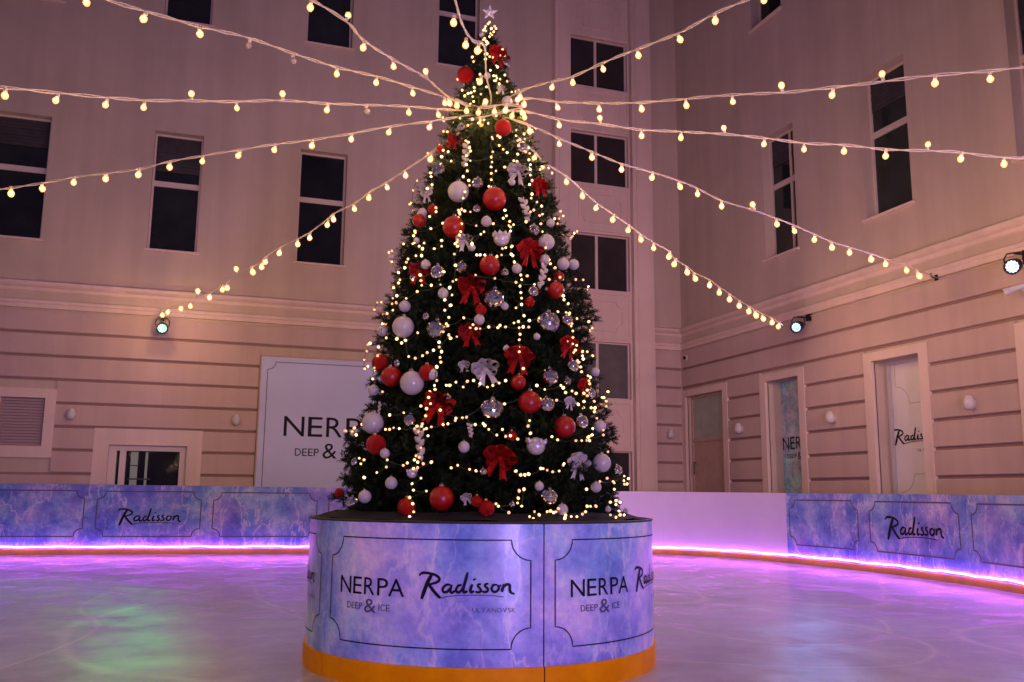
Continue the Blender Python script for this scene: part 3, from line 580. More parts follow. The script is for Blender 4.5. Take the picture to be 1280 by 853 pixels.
    ('fairy light swag crossing the tree just under the silver ribbon bow',
     '1.585,5.903,1.915 1.604,5.891,1.914 1.643,5.874,1.936 1.686,5.846,1.902 1.712,5.841,1.941 1.752,5.826,1.947 1.792,5.808,1.925 1.837,5.788,1.903 1.874,5.782,1.915 1.916,5.774,1.932 1.961,5.772,1.950 2.179,5.754,1.926 2.236,5.752,1.901 2.367,5.784,1.938 2.385,5.785,1.922 2.402,5.783,1.890 2.458,5.803,1.905 2.492,5.813,1.891'),
    ('long fairy light swag crossing the whole tree below the ribbed baubles',
     '1.230,6.150,1.624 1.252,6.122,1.623 1.274,6.096,1.633 1.305,6.060,1.626 1.389,5.972,1.623 1.430,5.942,1.638 1.443,5.925,1.616 1.457,5.916,1.622 1.485,5.897,1.632 1.555,5.854,1.647 1.584,5.840,1.652 1.628,5.821,1.674 1.633,5.822,1.690 1.697,5.793,1.695 1.748,5.760,1.647 1.798,5.744,1.653 1.808,5.740,1.642 1.832,5.728,1.616 1.881,5.707,1.579 1.920,5.708,1.617 1.938,5.694,1.570 1.970,5.690,1.576 2.017,5.680,1.555 2.263,5.687,1.578 2.305,5.690,1.558 2.453,5.724,1.559 2.502,5.742,1.561 2.545,5.758,1.563 2.572,5.776,1.592'),
    ('short fairy light swag above the large red bauble low on the tree',
     '1.591,5.766,1.362 1.630,5.749,1.378 1.700,5.713,1.353 1.739,5.696,1.343 1.992,5.637,1.345 2.022,5.629,1.320 2.050,5.627,1.320 2.077,5.627,1.326 2.164,5.636,1.364 2.181,5.636,1.364 2.209,5.636,1.354 2.249,5.637,1.344 2.298,5.646,1.350 2.333,5.659,1.388 2.340,5.663,1.399'),
    ('fairy light loop low on the far left beside the banner lettering',
     '1.094,6.287,1.393 1.111,6.266,1.420 1.087,6.323,1.432 1.175,6.125,1.332 1.227,6.068,1.368 1.233,6.076,1.416 1.319,5.967,1.378 1.342,5.951,1.394 1.382,5.920,1.414 1.410,5.902,1.430 1.431,5.873,1.388 1.398,5.892,1.362 1.477,5.844,1.398 1.107,6.221,1.300 1.143,6.256,1.535'),
    ('fairy light loop draped along the planter rim at the right front',
     '2.050,5.594,1.020 2.071,5.592,1.055 2.099,5.593,1.040 2.105,5.593,1.086 2.137,5.591,1.066 2.159,5.591,1.020 2.194,5.597,1.086 2.218,5.599,1.091 2.240,5.598,1.081 2.258,5.602,1.086 2.277,5.608,1.106 2.297,5.603,1.019 2.322,5.608,1.045 2.328,5.608,1.065 2.371,5.616,1.055 2.416,5.628,1.054 2.462,5.641,1.070 2.489,5.651,1.085 2.506,5.662,1.121 2.534,5.672,1.121 2.583,5.690,1.121 1.936,5.610,1.080 1.856,5.631,1.135 1.870,5.626,1.120 1.994,5.608,1.141 2.001,5.612,1.171 2.008,5.617,1.217 2.040,5.615,1.228 2.020,5.603,1.121'),
    ('fairy light loop around the red bow and chrome bauble upper left',
     '1.554,6.197,2.936 1.598,6.161,2.949 1.600,6.171,2.994 1.469,6.206,2.660 1.525,6.148,2.652 1.466,6.222,2.698 1.421,6.283,2.713 1.552,6.150,2.754 1.604,6.103,2.748 1.496,6.277,2.993 1.463,6.239,2.743 1.446,6.311,2.901 1.485,6.276,2.944 1.433,6.369,3.005'),
    ('scattered fairy light loop across the centre of the upper tree',
     '1.817,6.011,2.868 1.839,6.003,2.868 1.871,5.992,2.868 1.953,5.968,2.858 1.987,5.964,2.872 2.057,5.957,2.883 2.067,5.969,2.946 2.167,5.925,2.727 1.682,6.101,2.960 1.693,6.097,2.972 1.698,6.098,2.990 1.851,6.032,3.029 1.874,6.029,3.049 1.789,6.040,2.954 2.019,5.970,2.930 1.995,5.972,2.922 1.717,6.136,3.206 1.713,6.144,3.226 1.753,6.116,3.216 1.790,6.097,3.208 1.938,6.130,3.430 2.196,6.230,3.749 2.180,6.203,3.679 2.076,6.176,3.612'),
    ('crowded fairy light strand wound around the slim treetop',
     '2.105,6.696,5.055 2.069,6.690,5.009 2.090,6.692,5.035 2.142,6.679,5.017 2.110,6.664,4.982 2.047,6.684,4.966 2.060,6.682,4.982 2.127,6.651,4.950 2.154,6.671,4.994 2.109,6.637,4.912 2.098,6.646,4.928 2.063,6.669,4.955 2.087,6.635,4.892 2.035,6.642,4.859 2.057,6.625,4.840 2.021,6.640,4.827 2.069,6.616,4.823 2.042,6.640,4.859 2.049,6.643,4.875 2.055,6.615,4.807 2.031,6.626,4.808 2.034,6.589,4.707 2.069,6.568,4.682 2.094,6.561,4.676 2.036,6.571,4.657 2.189,6.603,4.783 2.113,6.533,4.597 2.125,6.529,4.584 2.060,6.514,4.538 2.097,6.481,4.482 2.077,6.481,4.479 2.176,6.497,4.509 2.126,6.466,4.453 2.187,6.468,4.443 2.111,6.440,4.398 2.089,6.456,4.429 2.076,6.458,4.427 2.100,6.469,4.457 1.952,6.507,4.436 1.977,6.526,4.496 1.960,6.440,4.287'),
    ('fairy light strand bunched around the cable hub on the tree',
     '1.918,6.477,4.323 1.874,6.504,4.307 1.895,6.488,4.310 1.903,6.468,4.270 1.852,6.517,4.290 1.905,6.449,4.222 1.882,6.458,4.202 1.941,6.393,4.119 1.797,6.551,4.222 1.804,6.474,4.079 1.849,6.403,3.998 1.921,6.365,4.013 1.822,6.366,3.856 1.841,6.320,3.785 1.843,6.304,3.753 1.719,6.533,3.977 1.678,6.486,3.804 2.013,6.284,3.865 2.056,6.255,3.809 2.053,6.288,3.898 2.070,6.282,3.886 2.083,6.238,3.775 2.110,6.225,3.748 2.215,6.286,3.882 2.237,6.275,3.842 2.284,6.315,3.915 2.282,6.327,3.959 2.215,6.267,3.836 2.190,6.352,4.106 2.057,6.346,4.084 1.963,6.356,4.041'),
]
# fairy bulbs 445
STRINGS = [
    ('light string rising to the upper left above all the windows',
     '2.089,6.655,4.249 1.711,6.594,4.290 1.411,6.409,4.243 1.095,6.217,4.192 0.784,6.023,4.120 0.472,5.828,4.073 0.177,5.644,4.040 -0.115,5.464,3.972 -0.418,5.274,3.915 -0.698,5.103,3.869 -1.151,4.816,3.798 -1.431,4.641,3.744 -1.711,4.466,3.690 -1.991,4.291,3.636 -2.272,4.116,3.592 -2.552,3.941,3.547 -2.832,3.766,3.503 -3.112,3.591,3.459 -3.392,3.416,3.415 -3.672,3.241,3.371 -3.952,3.066,3.326 -4.233,2.891,3.282 -4.513,2.716,3.238 -4.793,2.541,3.194 -5.073,2.366,3.150 -5.353,2.190,3.106 -5.633,2.015,3.061 -5.913,1.840,3.017 -6.193,1.665,2.973 -6.474,1.490,2.929 -6.754,1.315,2.885 -7.034,1.140,2.840 -7.314,0.965,2.796 -7.594,0.790,2.752 -7.874,0.615,2.708 -8.154,0.440,2.664 -8.436,0.264,2.619',
     '1.711,6.594,4.243,-1,1 1.411,6.409,4.196,-1,1 1.095,6.217,4.145,-1,1 0.784,6.023,4.073,-1,1 0.472,5.828,4.026,-1,0 0.177,5.644,3.993,-1,0 -0.115,5.464,3.926,-1,1 -0.418,5.274,3.868,-1,1 -0.698,5.103,3.822,-1,1 -1.151,4.816,3.743,-1,1 -1.431,4.641,3.689,-1,1 -1.711,4.466,3.635,-1,1 -1.991,4.291,3.581,-1,1 -2.272,4.116,3.537,-1,1 -2.552,3.941,3.492,-1,1 -2.832,3.766,3.448,-1,1 -3.112,3.591,3.404,-1,1 -3.392,3.416,3.360,-1,1 -3.672,3.241,3.316,-1,1 -3.952,3.066,3.271,-1,1 -4.233,2.891,3.227,-1,1 -4.513,2.716,3.183,-1,1 -4.793,2.541,3.139,-1,1 -5.073,2.366,3.095,-1,1 -5.353,2.190,3.051,-1,1 -5.633,2.015,3.006,-1,1'),
    ('light string rising steeply to the top left past the middle window',
     '2.089,6.655,4.249 1.747,6.583,4.289 1.429,6.076,4.173 1.123,5.726,4.095 0.856,5.365,4.009 0.712,5.071,3.949 0.465,4.804,3.906 -0.001,4.214,3.722 -0.238,3.928,3.612 -0.475,3.643,3.503 -0.712,3.358,3.393 -0.950,3.073,3.294 -1.187,2.787,3.195 -1.424,2.502,3.096 -1.661,2.217,2.997 -1.899,1.932,2.898 -2.136,1.646,2.798 -2.373,1.361,2.699 -2.610,1.076,2.600 -2.847,0.791,2.501 -3.085,0.505,2.402 -3.322,0.220,2.303 -3.559,-0.065,2.204 -3.796,-0.350,2.104 -4.034,-0.636,2.005 -4.271,-0.921,1.906 -4.508,-1.206,1.807 -4.745,-1.492,1.708 -4.983,-1.777,1.609 -5.323,-2.186,1.467',
     '1.747,6.583,4.242,-1,1 1.429,6.076,4.219,1,1 1.123,5.726,4.048,-1,1 0.856,5.365,3.962,-1,1 0.712,5.071,3.995,1,1 0.465,4.804,3.859,-1,1 -0.001,4.214,3.667,-1,1 -0.238,3.929,3.557,-1,1 -0.475,3.643,3.448,-1,1 -0.712,3.358,3.338,-1,1 -0.950,3.073,3.239,-1,1 -1.187,2.787,3.140,-1,1 -1.424,2.502,3.041,-1,1 -1.661,2.217,2.942,-1,1 -1.899,1.932,2.843,-1,1 -2.136,1.646,2.743,-1,1 -2.373,1.361,2.644,-1,1 -2.610,1.076,2.545,-1,1 -2.847,0.791,2.446,-1,1 -3.085,0.505,2.347,-1,1'),
    ('light string dropping from overhead straight down to the treetop',
     '2.089,6.655,4.249 2.026,6.376,4.230 1.752,5.629,4.033 1.494,4.856,3.840 1.369,4.688,3.770 1.172,4.243,3.639 0.767,3.115,3.345 0.588,2.662,3.221 0.409,2.210,3.096 0.230,1.757,2.971 0.055,1.290,2.847 -0.120,0.823,2.723 -0.294,0.356,2.598 -0.469,-0.110,2.474 -0.643,-0.577,2.350 -0.818,-1.044,2.225 -0.992,-1.511,2.101 -1.167,-1.978,1.976 -1.341,-2.445,1.852 -1.516,-2.911,1.728 -1.691,-3.378,1.603 -1.865,-3.845,1.479 -2.131,-4.555,1.290',
     '2.010,6.492,4.236,-1,1 1.734,5.722,4.036,-1,1 1.476,4.928,3.841,-1,1 1.351,4.755,3.770,-1,1 1.154,4.299,3.637,-1,1 0.753,3.157,3.290,-1,1 0.579,2.691,3.166,-1,1 0.404,2.224,3.041,-1,1 0.230,1.757,2.916,-1,1 0.055,1.290,2.792,-1,1 -0.120,0.823,2.668,-1,1 -0.294,0.356,2.543,-1,1 -0.469,-0.110,2.419,-1,1 -0.643,-0.577,2.295,-1,1 -0.818,-1.044,2.170,-1,1'),
    ('nearly level light string running left above the first floor windows',
     '2.089,6.655,4.249 1.669,6.625,4.196 1.412,6.539,4.142 1.074,6.432,4.057 0.764,6.325,3.976 0.440,6.214,3.901 0.139,6.133,3.813 -0.153,6.028,3.727 -0.430,5.948,3.655 -0.644,5.881,3.612 -0.908,5.793,3.562 -1.163,5.709,3.517 -1.667,5.540,3.415 -1.923,5.455,3.354 -2.179,5.369,3.293 -2.434,5.284,3.232 -2.690,5.198,3.185 -2.946,5.113,3.138 -3.202,5.028,3.091 -3.458,4.942,3.044 -3.714,4.857,2.997 -3.970,4.771,2.951 -4.226,4.686,2.904 -4.482,4.601,2.857 -4.738,4.515,2.810 -4.994,4.430,2.763 -5.250,4.344,2.716 -5.505,4.259,2.669 -5.761,4.174,2.622 -6.017,4.088,2.575 -6.273,4.003,2.529 -6.529,3.917,2.482 -6.785,3.832,2.435 -7.041,3.747,2.388 -7.297,3.661,2.341 -7.553,3.576,2.294 -7.809,3.491,2.247 -8.065,3.405,2.200 -8.321,3.320,2.154 -8.576,3.234,2.107 -8.832,3.149,2.060 -9.088,3.064,2.013 -9.344,2.978,1.966 -9.822,2.819,1.878',
     '1.669,6.625,4.149,-1,1 1.412,6.539,4.095,-1,1 1.074,6.432,4.011,-1,0 0.764,6.325,3.929,-1,1 0.440,6.214,3.948,1,1 0.139,6.133,3.767,-1,1 -0.153,6.028,3.774,1,1 -0.430,5.948,3.608,-1,1 -0.644,5.881,3.565,-1,1 -0.908,5.793,3.515,-1,1 -1.163,5.709,3.470,-1,1 -1.667,5.540,3.360,-1,1 -1.923,5.455,3.299,-1,1 -2.179,5.369,3.238,-1,1 -2.434,5.284,3.177,-1,1 -2.690,5.198,3.130,-1,1 -2.946,5.113,3.083,-1,1 -3.202,5.028,3.036,-1,1 -3.458,4.942,2.989,-1,1 -3.714,4.857,2.942,-1,1 -3.970,4.771,2.896,-1,1 -4.226,4.686,2.849,-1,1 -4.482,4.601,2.802,-1,1 -4.738,4.515,2.755,-1,1 -4.994,4.430,2.708,-1,1 -5.250,4.344,2.661,-1,1 -5.505,4.259,2.614,-1,1 -5.761,4.174,2.567,-1,1 -6.017,4.088,2.520,-1,1 -6.273,4.003,2.474,-1,1 -6.529,3.917,2.427,-1,1'),
    ('light string sloping down to the left across the three windows',
     '2.089,6.655,4.249 1.609,6.663,4.098 1.322,6.849,4.088 1.052,7.024,4.058 0.763,7.206,4.032 0.481,7.387,4.023 0.207,7.565,4.002 -0.074,7.743,3.977 -0.333,7.915,3.953 -0.584,8.079,3.911 -0.853,8.253,3.898 -1.121,8.424,3.888 -1.387,8.593,3.856 -1.658,8.768,3.836 -1.940,8.949,3.819 -2.468,9.285,3.782 -2.751,9.467,3.755 -3.034,9.648,3.728 -3.317,9.829,3.701 -3.600,10.010,3.685 -3.883,10.191,3.668 -4.167,10.372,3.651 -4.450,10.553,3.635 -4.733,10.734,3.618 -5.016,10.915,3.602 -5.299,11.096,3.585 -5.582,11.277,3.569 -5.865,11.458,3.552 -6.148,11.639,3.536 -6.431,11.820,3.519 -6.714,12.001,3.503 -6.997,12.182,3.486 -7.280,12.363,3.470 -7.564,12.544,3.453 -7.847,12.725,3.437 -8.130,12.906,3.420 -8.413,13.087,3.404 -8.696,13.268,3.387 -8.979,13.449,3.371 -9.262,13.630,3.354 -9.758,13.947,3.325',
     '1.609,6.663,4.052,-1,1 1.322,6.849,4.041,-1,1 1.052,7.024,4.011,-1,1 0.763,7.206,3.985,-1,1 0.481,7.387,3.977,-1,1 0.207,7.565,3.955,-1,1 -0.074,7.743,3.930,-1,1 -0.333,7.915,3.906,-1,1 -0.584,8.079,3.863,-1,1 -0.853,8.253,3.850,-1,1 -1.121,8.424,3.840,-1,1 -1.387,8.593,3.807,-1,1 -1.658,8.768,3.786,-1,1 -1.940,8.949,3.770,-1,1 -2.468,9.286,3.727,-1,1 -2.751,9.467,3.700,-1,1 -3.034,9.648,3.673,-1,1 -3.317,9.829,3.646,-1,1 -3.600,10.010,3.630,-1,1 -3.883,10.191,3.613,-1,1 -4.167,10.372,3.596,-1,1 -4.450,10.553,3.580,-1,1 -4.733,10.734,3.563,-1,1 -5.016,10.915,3.547,-1,1 -5.299,11.096,3.530,-1,1 -5.582,11.277,3.514,-1,1 -5.865,11.458,3.497,-1,1 -6.148,11.639,3.481,-1,1 -6.431,11.820,3.464,-1,1 -6.714,12.001,3.448,-1,1'),
    ('light string ending at the green lit spotlight on the back wall',
     '2.089,6.655,4.249 1.631,6.699,3.851 1.547,7.219,3.881 1.474,7.632,3.902 1.392,8.077,3.938 1.330,8.503,3.957 1.206,9.043,3.997 1.184,9.338,4.020 1.080,9.988,4.047 0.998,10.452,4.089 0.849,11.152,4.148 0.731,11.760,4.175 0.707,12.102,4.192 0.619,12.528,4.214 0.428,13.301,4.260 0.340,14.129,4.319 0.279,14.453,4.356 0.105,15.385,4.406 -0.085,16.076,4.468 -0.200,16.975,4.546 -0.374,17.943,4.672 -0.635,19.017,4.782 -0.761,19.741,4.848 -0.920,20.791,4.878 -0.980,20.340,4.738',
     '1.631,6.699,3.804,-1,1 1.547,7.219,3.834,-1,1 1.474,7.632,3.853,-1,1 1.392,8.077,3.887,-1,1 1.330,8.503,3.903,-1,1 1.206,9.043,3.940,-1,1 1.184,9.338,3.962,-1,1 1.080,9.988,3.985,-1,1 0.998,10.452,4.025,-1,1 0.849,11.152,4.080,-1,1 0.731,11.760,4.104,-1,1 0.707,12.102,4.119,-1,1 0.619,12.528,4.138,-1,1 0.428,13.301,4.339,1,1 0.340,14.129,4.236,-1,1 0.279,14.453,4.274,-1,1 0.105,15.385,4.323,-1,1 -0.085,16.076,4.550,1,1 -0.200,16.975,4.463,-1,1 -0.374,17.943,4.590,-1,1 -0.635,19.017,4.700,-1,1 -0.761,19.741,4.766,-1,1 -0.920,20.791,4.796,-1,1'),
    ('light string rising to the top right past the tower windows',
     '2.089,6.655,4.249 2.269,6.392,4.340 2.393,6.019,4.278 2.471,5.802,4.232 2.569,5.486,4.209 2.677,5.157,4.176 2.782,4.783,4.125 2.866,4.500,4.124 2.973,4.148,4.091 3.119,3.626,4.057 3.222,3.271,4.023 3.325,2.916,3.988 3.427,2.562,3.954 3.530,2.207,3.933 3.633,1.852,3.912 3.736,1.498,3.890 3.838,1.143,3.869 3.941,0.788,3.848 4.044,0.434,3.827 4.146,0.079,3.806 4.249,-0.275,3.784 4.352,-0.630,3.763 4.455,-0.985,3.742 4.557,-1.339,3.721 4.660,-1.694,3.700 4.763,-2.048,3.679 4.865,-2.403,3.657 4.968,-2.758,3.636 5.071,-3.112,3.615 5.173,-3.467,3.594 5.276,-3.821,3.573 5.379,-4.176,3.552 5.516,-4.651,3.523',
     '2.269,6.392,4.294,-1,1 2.393,6.019,4.231,-1,1 2.471,5.802,4.185,-1,1 2.569,5.486,4.162,-1,1 2.677,5.157,4.129,-1,1 2.782,4.783,4.078,-1,1 2.866,4.500,4.077,-1,1 2.973,4.148,4.045,-1,1 3.119,3.625,4.002,-1,1 3.222,3.271,3.968,-1,1 3.325,2.916,3.933,-1,1 3.427,2.562,3.899,-1,1 3.530,2.207,3.878,-1,1 3.633,1.852,3.857,-1,1 3.736,1.498,3.835,-1,1 3.838,1.143,3.814,-1,1 3.941,0.788,3.793,-1,1 4.044,0.434,3.772,-1,1 4.146,0.079,3.751,-1,1 4.249,-0.275,3.729,-1,1 4.352,-0.630,3.708,-1,1 4.455,-0.985,3.687,-1,1 4.557,-1.339,3.666,-1,1'),
    ('upper level light string running right to the frame edge',
     '2.089,6.655,4.249 2.303,6.390,4.282 2.482,6.127,4.174 2.685,5.808,4.059 2.876,5.503,3.966 3.063,5.202,3.896 3.246,4.915,3.830 3.416,4.618,3.743 3.591,4.356,3.692 3.743,4.091,3.637 3.896,3.850,3.595 4.053,3.615,3.540 4.372,3.094,3.432 4.529,2.845,3.351 4.687,2.595,3.270 4.844,2.346,3.189 5.001,2.096,3.123 5.158,1.846,3.056 5.316,1.597,2.989 5.473,1.347,2.923 5.630,1.098,2.856 5.788,0.848,2.790 5.945,0.598,2.723 6.102,0.349,2.656 6.259,0.099,2.590 6.417,-0.151,2.523 6.574,-0.400,2.456 6.731,-0.650,2.390 6.888,-0.899,2.323 7.046,-1.149,2.257 7.203,-1.399,2.190 7.360,-1.648,2.123 7.517,-1.898,2.057 7.675,-2.148,1.990 7.832,-2.397,1.923 7.989,-2.647,1.857 8.147,-2.896,1.790 8.304,-3.146,1.724 8.461,-3.396,1.657 8.618,-3.645,1.590 8.895,-4.084,1.473',
     '2.303,6.390,4.235,-1,1 2.482,6.127,4.128,-1,1 2.685,5.808,4.012,-1,1 2.876,5.503,3.919,-1,1 3.063,5.202,3.849,-1,1 3.246,4.915,3.784,-1,1 3.416,4.618,3.790,1,1 3.591,4.356,3.645,-1,1 3.743,4.091,3.683,1,1 3.896,3.850,3.548,-1,1 4.053,3.615,3.493,-1,1 4.372,3.094,3.377,-1,1 4.529,2.845,3.296,-1,1 4.687,2.595,3.215,-1,1 4.844,2.346,3.134,-1,1 5.001,2.096,3.068,-1,1 5.158,1.846,3.001,-1,1 5.316,1.597,2.934,-1,1 5.473,1.347,2.868,-1,1 5.630,1.098,2.801,-1,1 5.788,0.848,2.735,-1,1 5.945,0.598,2.668,-1,1 6.102,0.349,2.601,-1,1 6.259,0.099,2.535,-1,1 6.417,-0.151,2.468,-1,1 6.574,-0.400,2.401,-1,1 6.731,-0.650,2.335,-1,1 6.888,-0.899,2.268,-1,1 7.046,-1.149,2.202,-1,1'),
    ('lower level light string running right across the tall windows',
     '2.089,6.655,4.249 2.315,6.405,4.183 2.551,6.265,4.097 2.822,6.091,4.028 3.096,5.932,3.959 3.347,5.777,3.920 3.615,5.604,3.871 3.864,5.462,3.823 4.104,5.315,3.761 4.340,5.169,3.725 4.580,5.022,3.670 4.816,4.863,3.632 5.001,4.760,3.610 5.237,4.617,3.552 5.792,4.268,3.477 6.029,4.121,3.430 6.267,3.973,3.384 6.504,3.826,3.338 6.741,3.678,3.302 6.978,3.531,3.266 7.215,3.383,3.230 7.453,3.235,3.194 7.690,3.088,3.158 7.927,2.940,3.122 8.164,2.793,3.086 8.401,2.645,3.050 8.639,2.498,3.014 8.876,2.350,2.978 9.113,2.203,2.942 9.350,2.055,2.906 9.587,1.907,2.870 9.825,1.760,2.834 10.062,1.612,2.798 10.299,1.465,2.762 10.536,1.317,2.726 10.773,1.170,2.690 11.011,1.022,2.654 11.248,0.875,2.618 11.660,0.618,2.555',
     '2.315,6.405,4.136,-1,1 2.551,6.265,4.050,-1,1 2.822,6.091,4.075,1,1 3.096,5.932,3.912,-1,1 3.347,5.777,3.873,-1,1 3.615,5.604,3.918,1,1 3.864,5.462,3.777,-1,1 4.104,5.315,3.714,-1,1 4.340,5.169,3.678,-1,1 4.580,5.022,3.623,-1,1 4.816,4.863,3.678,1,1 5.001,4.760,3.564,-1,1 5.237,4.617,3.505,-1,1 5.792,4.268,3.422,-1,1 6.030,4.121,3.375,-1,1 6.267,3.973,3.329,-1,1 6.504,3.826,3.283,-1,1 6.741,3.678,3.247,-1,1 6.978,3.531,3.211,-1,1 7.215,3.383,3.175,-1,1 7.453,3.235,3.139,-1,1 7.690,3.088,3.103,-1,1 7.927,2.940,3.067,-1,1 8.164,2.793,3.031,-1,1 8.401,2.645,2.995,-1,1 8.639,2.498,2.959,-1,1 8.876,2.350,2.923,-1,1 9.113,2.203,2.887,-1,1 9.350,2.055,2.851,-1,1 9.587,1.907,2.815,-1,1 9.825,1.760,2.779,-1,1 10.062,1.612,2.743,-1,1 10.299,1.465,2.707,-1,1'),
    ('light string ending at the wall hook between the two spotlights',
     '2.089,6.655,4.249 2.358,6.409,4.076 2.685,6.593,4.082 3.069,6.794,4.091 3.442,6.985,4.100 3.858,7.199,4.149 4.265,7.398,4.177 4.553,7.560,4.192 4.963,7.780,4.184 5.504,8.024,4.214 5.999,8.298,4.255 6.397,8.525,4.281 6.865,8.776,4.295 7.303,9.009,4.304 7.766,9.251,4.345 8.366,9.553,4.390 8.812,9.792,4.425 9.450,10.094,4.467 9.930,10.366,4.492 11.660,11.718,4.810',
     '2.358,6.409,4.029,-1,1 2.685,6.593,4.035,-1,1 3.069,6.794,4.044,-1,1 3.442,6.985,4.050,-1,1 3.858,7.199,4.098,-1,1 4.265,7.398,4.124,-1,1 4.553,7.560,4.137,-1,1 4.963,7.780,4.127,-1,1 5.504,8.024,4.274,1,1 5.999,8.298,4.193,-1,1 6.397,8.525,4.217,-1,1 6.865,8.776,4.228,-1,1 7.303,9.009,4.235,-1,1 7.766,9.251,4.274,-1,1 8.366,9.553,4.316,-1,1 8.812,9.792,4.349,-1,1 9.450,10.094,4.387,-1,1 9.930,10.366,4.410,-1,1'),
    ('light string ending beside the black spotlight above the doors',
     '2.089,6.655,4.249 2.407,6.428,3.867 2.530,6.571,3.855 2.870,6.884,3.877 3.146,7.177,3.879 3.409,7.463,3.885 3.748,7.814,3.914 4.055,8.098,3.920 4.369,8.427,3.942 4.687,8.738,3.962 5.073,9.092,3.992 5.298,9.366,3.991 5.700,9.760,4.021 5.977,10.037,4.026 6.483,10.519,4.089 6.863,10.888,4.098 7.352,11.389,4.145 7.817,11.850,4.171 8.294,12.306,4.205 8.686,12.686,4.238 9.088,13.066,4.277 9.618,13.568,4.336 10.061,14.001,4.370 11.660,15.951,4.696',
     '2.407,6.428,3.820,-1,1 2.530,6.571,3.809,-1,1 2.870,6.884,3.830,-1,1 3.146,7.177,3.829,-1,1 3.409,7.463,3.833,-1,1 3.748,7.814,3.859,-1,1 4.055,8.098,3.863,-1,1 4.369,8.427,3.882,-1,1 4.687,8.738,3.900,-1,1 5.073,9.092,3.927,-1,1 5.298,9.366,3.925,-1,1 5.700,9.760,3.952,-1,1 5.977,10.037,3.955,-1,1 6.483,10.519,4.013,-1,1 6.863,10.888,4.020,-1,1 7.352,11.389,4.062,-1,1 7.817,11.850,4.088,-1,1 8.294,12.306,4.123,-1,1 8.686,12.686,4.155,-1,1 9.088,13.066,4.195,-1,1 9.618,13.568,4.254,-1,1 10.061,14.001,4.287,-1,1'),
    ('bunch of light bulbs tied around the tree where the strings meet',
     '2.089,6.655,4.249 1.802,6.566,4.270 1.875,6.540,4.225 1.961,6.500,4.210 2.010,6.473,4.198 2.077,6.449,4.213 2.156,6.410,4.221 2.242,6.370,4.206 2.279,6.359,4.196 2.205,6.396,4.175 1.981,6.496,4.120 1.887,6.536,4.103',
     '1.802,6.566,4.223,-1,1 1.875,6.540,4.179,-1,1 1.961,6.500,4.163,-1,1 2.010,6.473,4.245,1,1 2.077,6.449,4.166,-1,1 2.156,6.410,4.174,-1,1 2.242,6.370,4.253,1,1 2.279,6.359,4.150,-1,1 2.205,6.396,4.128,-1,1 1.981,6.496,4.073,-1,1'),
]
# ends
# par1 -0.757 20.100 4.575
# par2 11.350 15.133 4.569
# par3 11.350 9.976 4.603
# green -0.817 8.892 0.000
# cyan 5.134 8.310 0.000


# ------------------------------------------------------------ ground and ice
mb = MB(); mb.add([(-40, -40, -0.03), (40, -40, -0.03), (40, 50, -0.03), (-40, 50, -0.03)], [(0, 1, 2, 3)])
struct(mb.build('ground', 'paving'))

# path of the rink boards (plan), camera stands inside on the ice
PP = [(-9, 20.0), (-6.0, 19.95), (-3.32, 19.5), (2.18, 18.62), (6.5, 17.93), (7.9, 17.7), (8.9, 17.3), (9.65, 16.5), (10.12, 15.4), (10.36, 14.2), (10.45, 12.9), (10.45, 11.65), (10.3, 10.3), (10.0, 9.0), (9.4, 7.2), (8.6, 5.2), (7.6, 3.0)]
dense = []
for a, b_ in zip(PP[:-1], PP[1:]):
    k = max(2, int(math.dist(a, b_) / 0.05))
    dense += [(a[0] + (b_[0] - a[0]) * i / k, a[1] + (b_[1] - a[1]) * i / k) for i in range(k)]
sm = []
W = 14
for i in range(len(dense)):
    q = dense[max(0, i - W):i + W + 1]; sm.append((sum(x for x, y in q) / len(q), sum(y for x, y in q) / len(q)))
SS = [0.0]
for a, b_ in zip(sm[:-1], sm[1:]): SS.append(SS[-1] + math.dist(a, b_))
import bisect
def path(s):
    i = min(max(bisect.bisect(SS, s) - 1, 0), len(SS) - 2)
    t = (s - SS[i]) / (SS[i + 1] - SS[i]); a, b_ = sm[i], sm[i + 1]
    p = Vector((a[0] + (b_[0] - a[0]) * t, a[1] + (b_[1] - a[1]) * t))
    j0, j1 = max(0, i - 8), min(len(sm) - 1, i + 9)
    d = Vector((sm[j1][0] - sm[j0][0], sm[j1][1] - sm[j0][1])).normalized()
    return p, Vector((d.y, -d.x))          # inward normal (towards the rink)
def s_of(x, y):
    i = min(range(len(sm)), key=lambda i: (sm[i][0] - x) ** 2 + (sm[i][1] - y) ** 2); return SS[i]
def on_path(off):
    def T(u, z, e=0.0):
        p, nn = path(u); q = p + nn * (off + e); return (q.x, q.y, z)
    return T
inner = [path(s * 0.25)[0] for s in range(0, int(SS[-1] * 4))]
mb = MB()
poly = [(p.x, p.y, 0.0) for p in inner] + [(7.0, -8, 0), (-14, -8, 0), (-14, 20.0, 0)]
mb.add(poly, [tuple(range(len(poly)))])
ice = struct(mb.build('ice_rink', 'ice')); fix_normals(ice)
if ice.data.polygons[0].normal.z < 0: ice.data.flip_normals()

